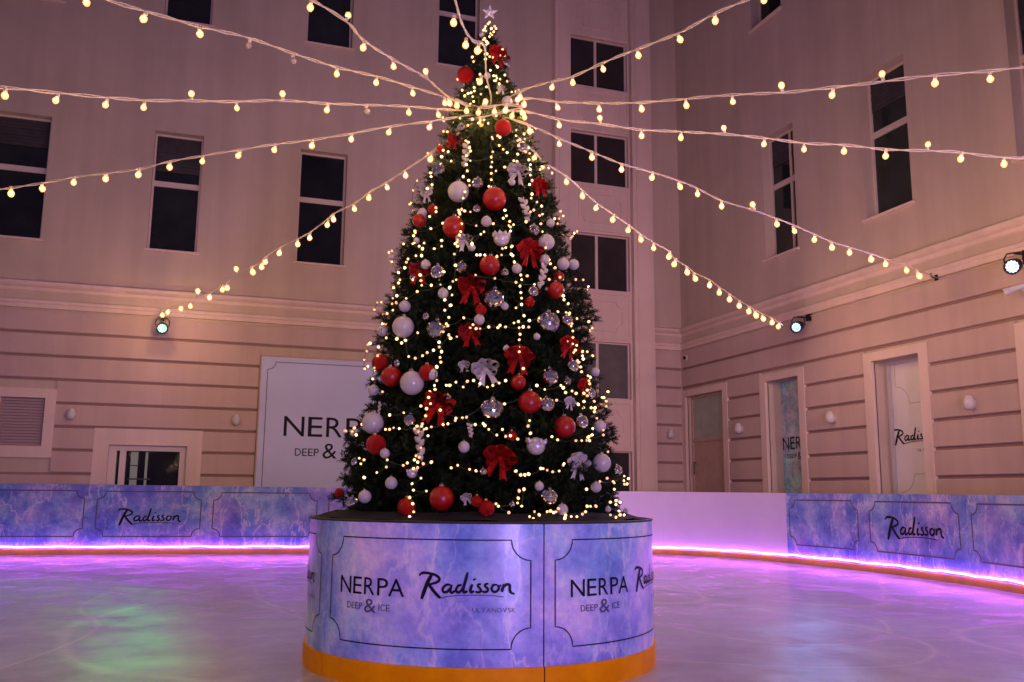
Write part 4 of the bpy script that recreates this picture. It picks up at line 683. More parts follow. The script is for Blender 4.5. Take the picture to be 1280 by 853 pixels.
# ------------------------------------------------------------ facades
XW, YW, TOP = 11.70, 20.40, 16.0
TB = lambda u, d, z: (u, YW + d, z)            # back facade: u = x
TR = lambda u, d, z: (XW + d, u, z)            # right facade: u = y
def wall_mesh(mb, u0, u1, z0, z1, holes, T, flip):
    us = sorted({u0, u1, *[h[0] for h in holes], *[h[1] for h in holes]}); zs = sorted({z0, z1, *[h[2] for h in holes], *[h[3] for h in holes]})
    us = [u for u in us if u0 <= u <= u1]; zs = [z for z in zs if z0 <= z <= z1]
    for a, b_ in zip(us[:-1], us[1:]):
        for c, d in zip(zs[:-1], zs[1:]):
            mu, mz = (a + b_) / 2, (c + d) / 2
            if any(h[0] < mu < h[1] and h[2] < mz < h[3] for h in holes): continue
            mb.add([T(a, 0, c), T(b_, 0, c), T(b_, 0, d), T(a, 0, d)], [(0, 1, 2, 3)])
    for h in holes:
        a, b_, c, d, dep = h
        mb.add([T(a, 0, c), T(b_, 0, c), T(b_, 0, d), T(a, 0, d), T(a, dep, c), T(b_, dep, c), T(b_, dep, d), T(a, dep, d)], [(0, 4, 5, 1), (1, 5, 6, 2), (2, 6, 7, 3), (3, 7, 4, 0)])
LV = [0.10, 0.575, 1.05, 1.52, 1.99, 2.46, 2.93, 3.405, 3.88, 4.355, 4.83]
def siding(mb, u0, u1, blocks, T):
    g = 0.027
    for z0, z1 in zip(LV[:-1], LV[1:]):
        a0, a1 = z0 + g, z1 - g
        cuts = [(b_[0], b_[1]) for b_ in blocks if b_[2] < a1 and b_[3] > a0]
        segs = [(u0, u1)]
        for c0, c1 in cuts:
            ns = []
            for s0, s1 in segs:
                if c1 <= s0 or c0 >= s1: ns.append((s0, s1)); continue
                if c0 > s0: ns.append((s0, c0))
                if c1 < s1: ns.append((c1, s1))
            segs = ns
        for s0, s1 in segs:
            # board with bevelled long edges
            h = 0.06; c = 0.014
            vs = []
            for u in (s0, s1):
                vs += [T(u, 0.0, a0), T(u, -h + c, a0), T(u, -h, a0 + c), T(u, -h, a1 - c), T(u, -h + c, a1), T(u, 0.0, a1)]
            mb.add(vs, [(i, i + 1, i + 7, i + 6) for i in range(5)] + [(0, 1, 2, 3, 4, 5), (11, 10, 9, 8, 7, 6)])
def profile(mb, u0, u1, prof, T):
    n = len(prof); vs = [T(u0, d, z) for d, z in prof] + [T(u1, d, z) for d, z in prof]
    mb.add(vs, [(i, i + 1, i + 1 + n, i + n) for i in range(n - 1)] + [tuple(range(n)), tuple(range(2 * n - 1, n - 1, -1))])
CORN = [(0.0, 5.20), (-0.03, 5.22), (-0.05, 5.27), (-0.11, 5.30), (-0.14, 5.33), (-0.14, 5.385), (-0.10, 5.40), (0.0, 5.44)]
BAND = [(0.0, 4.845), (-0.06, 4.85), (-0.06, 4.93), (-0.085, 4.95), (-0.085, 5.005), (-0.05, 5.03), (0.0, 5.04)]
def window(par, T, u0, u1, z0, z1, dep, bars_u=(), bars_z=(), glass='window_glass', sill=True, fw=0.045):
    p = MB().box(u0, u1, dep - 0.01, dep + 0.02, z0, z1, T).build('window', glass, par)
    f = MB()
    a = dep - 0.05
    f.box(u0, u0 + fw, a, dep - 0.012, z0, z1, T); f.box(u1 - fw, u1, a, dep - 0.012, z0, z1, T)
    f.box(u0 + fw, u1 - fw, a, dep - 0.012, z0, z0 + fw, T); f.box(u0 + fw, u1 - fw, a, dep - 0.012, z1 - fw, z1, T)
    for bu, w in bars_u: f.box(bu - w / 2, bu + w / 2, a + 0.004, dep - 0.014, z0 + fw, z1 - fw, T)
    for bz, w in bars_z:
        cut = [u0 + fw] + [q for bu, ww in bars_u for q in (bu - ww / 2, bu + ww / 2)] + [u1 - fw]
        for k in range(0, len(cut), 2): f.box(cut[k], cut[k + 1], a + 0.002, dep - 0.013, bz - w / 2, bz + w / 2, T)
    fix_normals(f.build('frame', 'window_frame', p))
    if sill and (int(u0 * 7.3) + int(z0)) % 4:
        h_ = (z1 - z0) * (0.10, 0.16, 0.30, 0.22)[(int(u0 * 7.3) + int(z0)) % 4]
        bl = MB(); zt = z1 - fw; nb = max(2, int(h_ / 0.07))
        for q in range(nb): bl.box(u0 + fw + .01, u1 - fw - .01, dep - 0.034 + .004 * (q % 2), dep - 0.022 + .004 * (q % 2), zt - (q + 1) * h_ / nb + .006, zt - q * h_ / nb, T)
        fix_normals(bl.build('blind', 'blind_cloth', p))
    if sill:
        s = MB().box(u0 - 0.06, u1 + 0.06, -0.06, 0.0, z0 - 0.05, z0, T); s.box(u0 + 0.004, u1 - 0.004, 0.0, dep - 0.055, z0 + 0.001, z0 + 0.012, T)
        fix_normals(s.build('sill', 'trim_stucco', p))
    return p

# ---- back facade
BK = empty('hotel_facade', (2, YW, 0))
tag(BK, 'pale pink stucco hotel facade with dark windows facing the rink, behind the tree', 'building')
def under(o, par):        # parent keeping world position
    o.parent = par; o.matrix_parent_inverse = Matrix.Translation(-Vector(par.location)); return o
class Par:               # build parts of a thing in world coordinates
    pass
_link0 = link
def link(name, me, parent=None):
    o = bpy.data.objects.new(name, me); col.objects.link(o)
    if parent is not None:
        o.parent = parent
        loc = parent.matrix_world_loc if hasattr(parent, 'matrix_world_loc') else None
        if parent.parent is None and parent.type == 'EMPTY':
            o.matrix_parent_inverse = Matrix.Translation(-Vector(parent.location))
    return o
bwin1 = [(-4.30, -3.24), (-1.20, -0.19), (1.92, 2.99), (5.10, 6.15), (-7.4, -6.35)]
holes = [(a, b_, 6.30, 8.97, 0.26) for a, b_ in bwin1] + [(a, b_, 11.60, 14.30, 0.26) for a, b_ in bwin1]
holes += [(-1.62, -0.11, 0.0, 2.12, 0.22), (-4.75, -2.86, 2.06, 3.02, 0.10)]
mb = MB(); wall_mesh(mb, -14, 8.10, 0, TOP, holes, TB, False)
wall_mesh(mb, 10.80, XW, 0, TOP, [], TB, False)
fix_normals(mb.build('wall', 'wall_stucco', BK))
mb = MB()
siding(mb, -14, 8.10, [(-1.91, 0.18, 0, 2.45), (-4.95, -2.665, 1.83, 3.21), (1.26, 4.80, 0.9, 4.135)], TB)
siding(mb, 10.84, XW - 0.05, [], TB)
fix_normals(mb.build('siding', 'siding_paint', BK))
def groove_shades(par, u0, u1, blocks, T):  # dark strips behind the board gaps, imitating groove shadow
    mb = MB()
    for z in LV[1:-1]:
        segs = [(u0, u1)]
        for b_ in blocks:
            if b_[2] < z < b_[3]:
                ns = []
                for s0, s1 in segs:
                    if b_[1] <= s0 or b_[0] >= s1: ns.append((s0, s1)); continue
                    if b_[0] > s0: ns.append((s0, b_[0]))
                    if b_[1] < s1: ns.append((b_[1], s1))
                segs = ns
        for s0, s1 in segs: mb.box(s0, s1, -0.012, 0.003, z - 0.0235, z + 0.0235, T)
    fix_normals(mb.build('siding_groove_shade', 'groove_shade', par))
groove_shades(BK, -14, 8.10, [(-1.91, 0.18, 0, 2.45), (-4.95, -2.665, 1.83, 3.21), (1.26, 4.80, 0.9, 4.135)], TB)
groove_shades(BK, 10.84, XW - 0.05, [], TB)
mb = MB()
profile(mb, -14, 8.10, CORN, TB); profile(mb, 10.80, XW - 0.001, CORN, TB); profile(mb, -14, 8.10, BAND, TB); profile(mb, 10.80, XW - 0.001, BAND, TB)
fix_normals(mb.build('cornice', 'trim_stucco', BK))
for a, b_ in bwin1:
    window(BK, TB, a, b_, 6.30, 8.97, 0.26, bars_z=[(7.835, 0.12)])
    window(BK, TB, a, b_, 11.60, 14.30, 0.26, bars_z=[(13.08, 0.12)])
# terrace door in the back wall
dr = MB().box(-1.62, -0.11, 0.20, 0.23, 0.0, 2.12, TB).build('door', 'window_glass', BK)
f = MB()
for a, b_ in ((-1.62, -1.47), (-1.41, -1.29), (-0.25, -0.11)): f.box(a, b_, 0.06, 0.19, 0, 2.01, TB)
f.box(-1.62, -0.11, 0.06, 0.19, 2.01, 2.115, TB); f.box(-1.29, -0.25, 0.07, 0.19, 0, 0.2, TB)
fix_normals(f.build('frame', 'window_frame', dr))
f = MB()
f.box(-1.91, -1.62, -0.06, 0.02, 0, 2.45, TB); f.box(-0.11, 0.18, -0.06, 0.02, 0, 2.45, TB); f.box(-1.62, -0.11, -0.06, 0.02, 2.12, 2.45, TB)
fix_normals(f.build('surround', 'trim_stucco', dr))
f = MB()
f.box(-1.20, -1.06, 0.185, 0.197, 0.2, 1.99, TB); f.box(-0.92, -0.87, 0.185, 0.197, 0.2, 1.99, TB)
fix_normals(f.build('painted_reflection', 'reflection_paint', dr))  # lit interior and reflections put in as pale strips
f = MB()
f.box(-1.24, -0.8, 0.178, 0.184, 1.42, 1.45, TB); f.box(-1.22, -1.04, 0.178, 0.184, 1.70, 1.72, TB)
fix_normals(f.build('push_bar', 'black_metal', dr))
# louvred vent window
vt = MB()
for i in range(16):
    z = 2.075 + i * 0.059; vt.box(-4.72, -3.72, 0.02, 0.07, z, z + 0.035, TB); vt.box(-3.66, -2.88, 0.02, 0.07, z, z + 0.035, TB)
vt.box(-4.75, -2.86, 0.075, 0.1, 2.06, 3.02, TB)
vo = fix_normals(vt.build('vent', 'vent_paint', BK))
f = MB()
f.box(-4.95, -4.75, -0.07, 0.02, 1.83, 3.21, TB); f.box(-2.86, -2.665, -0.07, 0.02, 1.83, 3.21, TB)
f.box(-4.75, -2.86, -0.07, 0.02, 3.02, 3.21, TB); f.box(-4.75, -2.86, -0.07, 0.02, 1.83, 2.06, TB); f.box(-3.715, -3.665, -0.02, 0.07, 2.06, 3.02, TB)
fix_normals(f.build('frame', 'trim_stucco', vo))
# ---- window tower of the back facade
bay = [(0.80, 2.24), (3.52, 4.93), (6.25, 7.69), (9.00, 10.38), (11.62, 12.98), (14.25, 15.6)]
TT = lambda u, d, z: (u, YW - 0.10 + d, z)
mb = MB(); wall_mesh(mb, 8.52, 10.24, 0, TOP, [(8.58, 10.20, a, b_, 0.16) for a, b_ in bay], TT, False)
fix_normals(mb.build('tower_wall', 'trim_stucco', BK))
mb = MB()
for a, b_ in ((8.10, 8.52), (10.24, 10.80)):
    mb.box(a, b_, -0.26, 0.02, 0, TOP, TB); mb.box(a + 0.10, b_ - 0.10, -0.285, -0.26, 0.3, TOP - 0.3, TB)
fix_normals(mb.build('pilaster', 'trim_stucco', BK))
for a, b_ in bay:
    window(BK, TT, 8.58, 10.20, a, b_, 0.16, bars_u=[(9.33, 0.07)], glass='pale_glass' if a == 3.52 else 'tower_glass', sill=False, fw=0.03)
for (a0, a1), (b0, b1) in zip(bay[:-1], bay[1:]):
    mb = MB(); z0, z1 = a1 + 0.12, b0 - 0.12
    mb.box(8.56, 10.21, -0.03, 0.0, z0 - 0.06, z0, TT); mb.box(8.56, 10.21, -0.03, 0.0, z1, z1 + 0.06, TT)
    mb.box(8.56, 8.62, -0.03, 0.0, z0, z1, TT); mb.box(10.15, 10.21, -0.03, 0.0, z0, z1, TT)
    q = notch_frame(8.80, 9.97, z0 + 0.16, z1 - 0.16, 0.16)
    mb.tube([TT(u, -0.005, z) for u, z in q + [q[0], q[1]]], 0.022, 5)
    fix_normals(mb.build('relief_panel', 'trim_stucco', BK))

# ---- right wing
RG = empty('hotel_wing', (XW, 10, 0))
tag(RG, 'right hand hotel wing with tall framed doors and banded pink siding', 'building')
rw1 = [(15.50, 16.63), (12.25, 13.43), (8.92, 10.07), (5.6, 6.75)]
rd = [(18.46, 20.17), (15.61, 16.76), (12.29, 13.45), (8.96, 10.12)]
holes = [(a, b_, 6.33, 9.12, 0.27) for a, b_ in rw1] + [(15.72, 16.85, 11.88, 14.4, 0.27), (12.45, 13.6, 11.88, 14.4, 0.27)]
holes += [(a, b_, 0, 3.64, 0.36 if i else 0.16) for i, (a, b_) in enumerate(rd)]
mb = MB(); wall_mesh(mb, -6, YW, 0, TOP, holes, TR, True)
fix_normals(mb.build('wall', 'wall_stucco', RG))
mb = MB(); siding(mb, -6, YW - 0.05, [(a - 0.20, b_ + 0.20, 0, 3.80) for a, b_ in rd], TR)
fix_normals(mb.build('siding', 'siding_paint', RG))
groove_shades(RG, -6, YW - 0.05, [(a - 0.20, b_ + 0.20, 0, 3.80) for a, b_ in rd], TR)
mb = MB(); profile(mb, -6, YW - 0.14, CORN, TR); profile(mb, -6, YW - 0.085, BAND, TR)
fix_normals(mb.build('cornice', 'trim_stucco', RG))
for i, (a, b_) in enumerate(rw1):
    window(RG, TR, a, b_, 6.33, 9.12, 0.27, glass='wing_glass', bars_z=[(8.0, 0.12)], bars_u=[(15.92, 0.07)] if i == 0 else ())
for a, b_ in ((15.72, 16.85), (12.45, 13.6)): window(RG, TR, a, b_, 11.88, 14.4, 0.27, bars_z=[(13.4, 0.12)])
def surround(par, a, b_):
    f = MB()
    f.box(a - 0.20, a, -0.075, 0.02, 0, 3.80, TR); f.box(b_, b_ + 0.20, -0.075, 0.02, 0, 3.80, TR); f.box(a, b_, -0.075, 0.02, 3.64, 3.80, TR)
    fix_normals(f.build('surround', 'trim_stucco', par))
TRF = lambda dep: (lambda u, z, e=0.0: (XW + dep - e, -u, z))     # text on the wing runs towards the camera
a, b_ = rd[0]
d1 = MB().box(a, b_, 0.12, 0.15, 0, 2.52, TR).build('door', 'door_wood', RG); d1['label'] = 'beige door with a grey upper pane'
fix_normals(MB().box(a, b_, 0.12, 0.145, 2.56, 3.64, TR).build('pane', 'grey_green_glass', d1)); surround(d1, a, b_)
f = MB(); f.box(a, a + 0.06, 0.09, 0.118, 0, 3.64, TR); f.box(b_ - 0.07, b_, 0.09, 0.118, 0, 3.64, TR); f.box(a + 0.06, b_ - 0.07, 0.09, 0.118, 2.50, 2.58, TR); f.box(a + .06, b_ - .07, .09, .118, 3.58, 3.64, TR)
fix_normals(f.build('frame', 'door_wood', d1))
f = MB(); f.tube([TR(20.0, 0.10, 2.0), TR(20.0, 0.05, 2.0), TR(19.98, 0.04, 1.9), TR(19.98, 0.04, 1.7)], 0.014); fix_normals(f.build('handle', 'black_metal', d1))
a, b_ = rd[1]
d2 = MB().box(a, b_, 0.33, 0.355, 0, 3.64, TR).build('door', 'door_print', RG); d2['label'] = 'glass door covered in a blue ice print'
surround(d2, a, b_)
f = MB(); f.box(a, b_, 0.325, 0.329, 1.78, 2.14, TR); fix_normals(f.build('dark_band', 'door_band', d2)) if 'door_band' in MATS else None
f = MB(); spaced(f, 'NERPA', -16.74, -15.66, 2.18, 2.44, TRF(0.322)); f.build('lettering', 'ink', d2)
f = MB(); spaced(f, 'DEEP', -16.6, -16.28, 1.99, 2.08, TRF(0.322)); put_text(f, '&', -16.25, -16.12, 1.96, 2.11, TRF(0.322)); spaced(f, 'ICE', -16.09, -15.9, 1.99, 2.08, TRF(0.322)); f.build('small_lettering', 'ink', d2)
a, b_ = rd[2]
d3 = MB().box(a, b_, 0.33, 0.355, 0, 3.64, TR).build('door', 'film_white', RG); d3['label'] = 'glass door under white film with black script'
surround(d3, a, b_)
f = MB(); script(f, -13.42, -12.36, 2.17, TRF(0.324)); f.build('lettering', 'ink', d3)
f = MB(); spaced(f, 'ULYANOVSK', -12.86, -12.3, 1.99, 2.035, TRF(0.324)); f.build('small_lettering', 'thin_ink', d3)
f = MB()
q = notch_frame(-13.30, -12.35, 2.85, 4.4, 0.32, n=10) 
ribbon(f, q, 0.012, TRF(0.326), closed=True); q = notch_frame(-13.30, -12.35, 0.4, 1.6, 0.32, n=10); ribbon(f, q, 0.012, TRF(0.326), closed=True)
f.build('outline', 'film_line', d3)
f = MB(); f.box(b_ - 0.05, b_, 0.27, 0.325, 0, 3.64, TR); f.box(a, a + 0.05, 0.27, 0.325, 0, 3.64, TR); f.box(a + .05, b_ - 0.05, 0.27, 0.325, 3.58, 3.64, TR); fix_normals(f.build('frame', 'white_plastic', d3))
a, b_ = rd[3]
d4 = MB().box(a, b_, 0.33, 0.355, 0, 3.64, TR).build('door', 'film_white', RG); surround(d4, a, b_)

# ------------------------------------------------------------ banner on the back wall
BN = empty('wall_banner', (3.0, YW - 0.06, 0.9))
tag(BN, 'large white banner with dark lettering on the back wall, partly behind the tree', 'banner')
TN = lambda u, z, e=0.0: (u, YW - 0.125 - e, z)
fix_normals(MB().box(1.30, 4.76, -0.12, -0.05, 0.95, 4.10, TB).build('board', 'banner_vinyl', BN))
f = MB(); f.box(1.27, 1.30, -0.13, -0.047, 0.95, 4.13, TB); f.box(4.76, 4.79, -0.13, -0.047, 0.95, 4.13, TB); f.box(1.30, 4.76, -0.13, -0.047, 4.10, 4.13, TB)
fix_normals(f.build('edge_trim', 'door_wood', BN))
f = MB(); ribbon(f, notch_frame(1.43, 4.63, 1.08, 3.99, 0.17), 0.016, TN, closed=True); f.build('outline', 'thin_ink', BN)
f = MB(); spaced(f, 'NERPA', 1.83, 3.98, 2.39, 2.82, TN); f.build('lettering', 'ink', BN)
f = MB(); spaced(f, 'DEEP', 2.09, 2.60, 1.97, 2.13, TN); put_text(f, '&', 2.68, 2.99, 1.92, 2.25, TN); spaced(f, 'ICE', 3.09, 3.42, 1.97, 2.13, TN); f.build('small_lettering', 'ink', BN)

# ------------------------------------------------------------ wall fittings
def sconce(p, T, label):
    o = empty('wall_lamp', T(p[0], 0, p[1])); tag(o, label, 'wall lamp', 'egg shaped white lamps on the walls')
    c = Vector(T(p[0], -0.15, p[1]))
    fix_normals(MB().box(p[0] - 0.05, p[0] + 0.05, -0.075, -0.045, p[1] - 0.07, p[1] + 0.05, T).build('back_plate', 'white_plastic', o))
    MB().tube([T(p[0], -0.07, p[1] - 0.03), c + Vector((0, 0, -0.03))], 0.022, 8).build('arm', 'white_plastic', o)
    prof = [(0, -0.10), (0.05, -0.10), (0.075, -0.07), (0.088, -0.02), (0.08, 0.04), (0.062, 0.085), (0.05, 0.10), (0.045, 0.12), (0, 0.125)]
    MB().lathe(prof, 18, Matrix.Translation(c)).build('shade', 'white_plastic', o, smooth=True)
sconce((-2.36, 2.70), TB, 'white wall lamp on the back wall between the vent window and the glass door')
sconce((0.83, 2.69), TB, 'white wall lamp on the back wall just left of the large banner')
sconce((11.25, 2.69), TB, 'white wall lamp in the far corner beside the window tower')
sconce((17.70, 2.68), TR, 'white wall lamp between the beige door and the blue printed door')
sconce((14.55, 2.69), TR, 'white wall lamp between the blue printed door and the white filmed door')
sconce((11.20, 2.67), TR, 'white wall lamp on the right wall, nearest to the frame edge')
def lamp_head(i, lens, label, mount):
    p, t = Vector(PAR[i][0]), Vector(PAR[i][1]); d = (t - p).normalized()
    q = d.to_track_quat('Z', 'Y').to_matrix().to_4x4(); Mx = Matrix.Translation(p) @ q
    o = empty('spotlight', p); tag(o, label, 'spotlight', 'round stage spotlights on the walls')
    MB().lathe([(0, -0.13), (0.06, -0.13), (0.075, -0.11), (0.10, -0.06), (0.108, 0.0), (0.112, 0.12), (0.118, 0.13), (0.118, 0.15), (0.104, 0.15), (0.100, 0.11), (0, 0.11)], 24, Mx).build('can', 'black_metal', o)
    MB().lathe([(0, 0.112), (0.098, 0.112), (0.098, 0.120), (0, 0.122)], 24, Mx).build('lens', 'led_housing', o)
    e = MB()
    pts = [(0, 0)] + [(0.038 * math.cos(R(60 * k)), 0.038 * math.sin(R(60 * k))) for k in range(6)] + [(0.074 * math.cos(R(30 * k)), 0.074 * math.sin(R(30 * k))) for k in range(12)]
    for x, y in pts: e.lathe([(0, 0.121), (0.0185, 0.121), (0.0185, 0.126), (0.011, 0.133), (0, 0.135)], 8, Mx @ Matrix.Translation((x, y, 0)))
    e.build('led_cluster', lens, o)
    side = d.cross(Vector((0, 0, 1))).normalized(); m0 = Vector(mount)
    y = MB(); up = Vector((0, 0, 0.19))
    y.tube([p + side * 0.125, p + side * 0.135 + up * 0.6, p + side * 0.09 + up, p - side * 0.09 + up, p - side * 0.135 + up * 0.6, p - side * 0.125], 0.012, 6)
    y.tube([p + up, m0 + Vector((0, 0, 0.19))], 0.018, 6); y.build('yoke', 'black_metal', o)
    MB().box(m0.x - 0.05, m0.x + 0.05, m0.y - 0.05, m0.y + 0.05, m0.z + 0.12, m0.z + 0.26).build('mount', 'black_metal', o)
lamp_head(0, 'lens_green', 'round spotlight glowing green on the back wall at the end of a light string', (-0.757, 20.32, 4.575))
lamp_head(1, 'lens_blue', 'small black spotlight on the right wall above the blue printed door', (11.62, 15.133, 4.569))
lamp_head(2, 'lens_violet', 'black spotlight glowing white at the right edge of the frame', (11.62, 9.976, 4.603))
# security cameras
o = empty('security_camera', (XW, 9.95, 4.30)); tag(o, 'white bullet security camera under the spotlight at the right edge', 'camera')
mb = MB(); Mx = Matrix.Translation((11.42, 10.02, 4.28)) @ Vector((-0.55, 0.45, -0.25)).normalized().to_track_quat('Z', 'Y').to_matrix().to_4x4()
mb.lathe([(0, -0.16), (0.045, -0.15), (0.05, 0.0), (0.05, 0.12), (0.06, 0.13), (0.06, 0.19), (0.052, 0.19), (0.05, 0.16), (0, 0.16)], 16, Mx); mb.build('body', 'white_plastic', o)
mb = MB(); mb.tube([(11.42, 10.02, 4.28), (11.55, 9.97, 4.22), (11.64, 9.95, 4.24)], 0.02, 6); mb.box(11.63, 11.656, 9.88, 10.02, 4.17, 4.31); mb.build('bracket', 'white_plastic', o)
o = empty('security_camera', (XW, 20.1, 4.64)); tag(o, 'tiny dark dome camera near the corner of the two walls', 'camera')
mb = MB(); Mx = Matrix.Translation((XW - 0.045, 20.08, 4.62)) @ Vector((-1, 0, 0)).to_track_quat('Z', 'Y').to_matrix().to_4x4()
mb.lathe([(0, 0), (0.075, 0), (0.075, 0.03), (0.05, 0.05), (0, 0.05)], 16, Mx); mb.build('base', 'white_plastic', o)
mb = MB(); mb.lathe([(0.045, 0.05), (0.042, 0.08), (0.025, 0.10), (0, 0.107)], 14, Mx); mb.build('dome', 'black_metal', o)
# hook holding a string on the right wall
o = empty('wall_hook', (XW, 11.75, 4.83)); tag(o, 'small dark metal hook holding a light string on the right wall', 'hook')
mb = MB(); mb.box(11.625, 11.655, 11.74, 11.80, 4.79, 4.89); mb.build('plate', 'black_metal', o)
mb = MB(); mb.tube([(11.62, 11.77, 4.84), (11.56, 11.77, 4.84), (11.52, 11.77, 4.87), (11.53, 11.77, 4.91)], 0.012, 6); mb.build('hook', 'black_metal', o)
# cables clipped under the moulding
def run(pts, label, r=0.012):
    P = []
    for a, b_ in zip(pts[:-1], pts[1:]):
        k = max(2, int(math.dist(a, b_) / 0.4))
        for i in range(k):
            t = i / k; sag = 0.012 * math.sin(i * 1.9) - 0.01 * math.sin(math.pi * t)
            P.append((a[0] + (b_[0] - a[0]) * t, a[1] + (b_[1] - a[1]) * t, a[2] + (b_[2] - a[2]) * t + sag))
    P.append(pts[-1]); o = MB().tube(P, r, 5).build('wall_cable', 'cable_white'); tag(o, label, 'cable')
run([(-0.75, YW - 0.08, 4.80), (8.05, YW - 0.08, 4.76)], 'thin pale cable under the moulding running right from the green spotlight')
run([(XW - 0.08, 15.1, 4.79), (XW - 0.08, 11.85, 4.80)], 'thin pale cable on the right wall between spotlight and string hook')
run([(XW - 0.08, 11.70, 4.80), (XW - 0.08, 10.1, 4.76)], 'thin pale cable on the right wall between hook and right edge spotlight')

# ------------------------------------------------------------ rink boards
def top_at(s):
    t = min(1, max(0, (s - 5) / 22)); return 1.315 - 0.085 * t
def board(s0, s1, kind, label, plaque=None, word=None):
    p, nn = path((s0 + s1) / 2)
    o = empty('rink_barrier', (p.x, p.y, 0)); tag(o, label, 'barrier', 'panels of the rink barrier')
    k = max(2, int((s1 - s0) / 0.12)); g = 0.0015
    def strip(z0, z1, d0, d1, name, mat):
        mb = MB(); vs = []
        for i in range(k + 1):
            s = s0 + g + (s1 - s0 - 2 * g) * i / k; q, m_ = path(s); a = q + m_ * d0; b_ = q + m_ * d1
            zt = z1 if z1 < 1 else top_at(s)
            vs += [(a.x, a.y, z0), (b_.x, b_.y, z0), (b_.x, b_.y, zt), (a.x, a.y, zt)]
        fs = [(4 * i + j, 4 * i + 4 + j, 4 * i + 4 + (j + 1) % 4, 4 * i + (j + 1) % 4) for i in range(k) for j in range(4)] + [(0, 1, 2, 3), (4 * k + 3, 4 * k + 2, 4 * k + 1, 4 * k)]
        mb.add(vs, fs); return fix_normals(mb.build(name, mat, o))
    strip(0.0, 9, -0.05, 0.0, 'board', kind)
    strip(0.0, 0.105, 0.0005, 0.016, 'kick_plate', 'barrier_kick')
    if plaque:
        f = MB(); zt = top_at(s0); ribbon(f, notch_frame(plaque[0], plaque[1], 0.335, zt - 0.125, 0.15, n=1 if 0 else 5), 0.022, on_path(0.003), closed=True); f.build('outline', 'thin_ink', o)
    if word:
        f = MB(); script(f, word[0], word[1], 0.60, on_path(0.004)); f.build('lettering', 'ink', o)
SB = s_of(-1.76, 19.25)
left = [(SB - 4.35, SB - 2.15), (SB - 2.15, SB), (SB, SB + 2.13), (SB + 2.13, SB + 4.33), (SB + 4.33, SB + 6.5)]
LL = ['blue ice patterned barrier panel at the far left frame edge, mostly cut off', 'blue ice patterned barrier panel left of the one with script lettering on the back run',
      'blue ice patterned barrier panel with black script lettering below the glass door', 'blue ice patterned barrier panel under the white banner, left of the planter', 'barrier panel half hidden behind the left side of the planter']
for i, (a, b_) in enumerate(left):
    board(a, b_, 'barrier_print', LL[i], (a + 0.13, b_ - 0.10), (a + 0.52, a + 1.68) if i == 2 else None)
SR = s_of(10.33, 14.37); SR2 = s_of(10.45, 12.44); SR3 = s_of(10.26, 10.13)
board(left[-1][1], SR - 3.9, 'barrier_print', 'patterned barrier panel hidden behind the round planter')
board(SR - 3.9, SR, 'blank_board', 'plain white curved barrier panel between the planter and the blue panels')
board(SR, SR2, 'barrier_print', 'first blue patterned barrier panel right of the plain white one', (SR + 0.08, SR2 - 0.14))
board(SR2, SR3, 'barrier_print', 'blue ice patterned barrier panel with black script lettering on the right run', (SR2 + 0.13, SR3 - 0.15), (SR2 + 0.50, SR2 + 1.82))
board(SR3, SR3 + 2.35, 'barrier_print', 'blue ice patterned barrier panel at the right frame edge', (SR3 + 0.13, SR3 + 2.2))
board(SR3 + 2.35, SR3 + 4.7, 'barrier_print', 'blue ice patterned barrier panel just beyond the right frame edge', (SR3 + 2.48, SR3 + 4.55))
mb = MB(); P = []
s = SB - 4.34
while s < SR3 + 4.7:
    p, nn = path(s); q = p + nn * 0.045
    P.append((q.x, q.y, 0.148 + 0.006 * math.sin(s * 5.1) + 0.004 * math.sin(s * 12.7 + 1))); s += 0.1
o = mb.tube(P, 0.011, 8).build('led_strip', 'led_violet', smooth=True)
tag(o, 'glowing violet white light tube along the foot of the rink barrier', 'light strip')

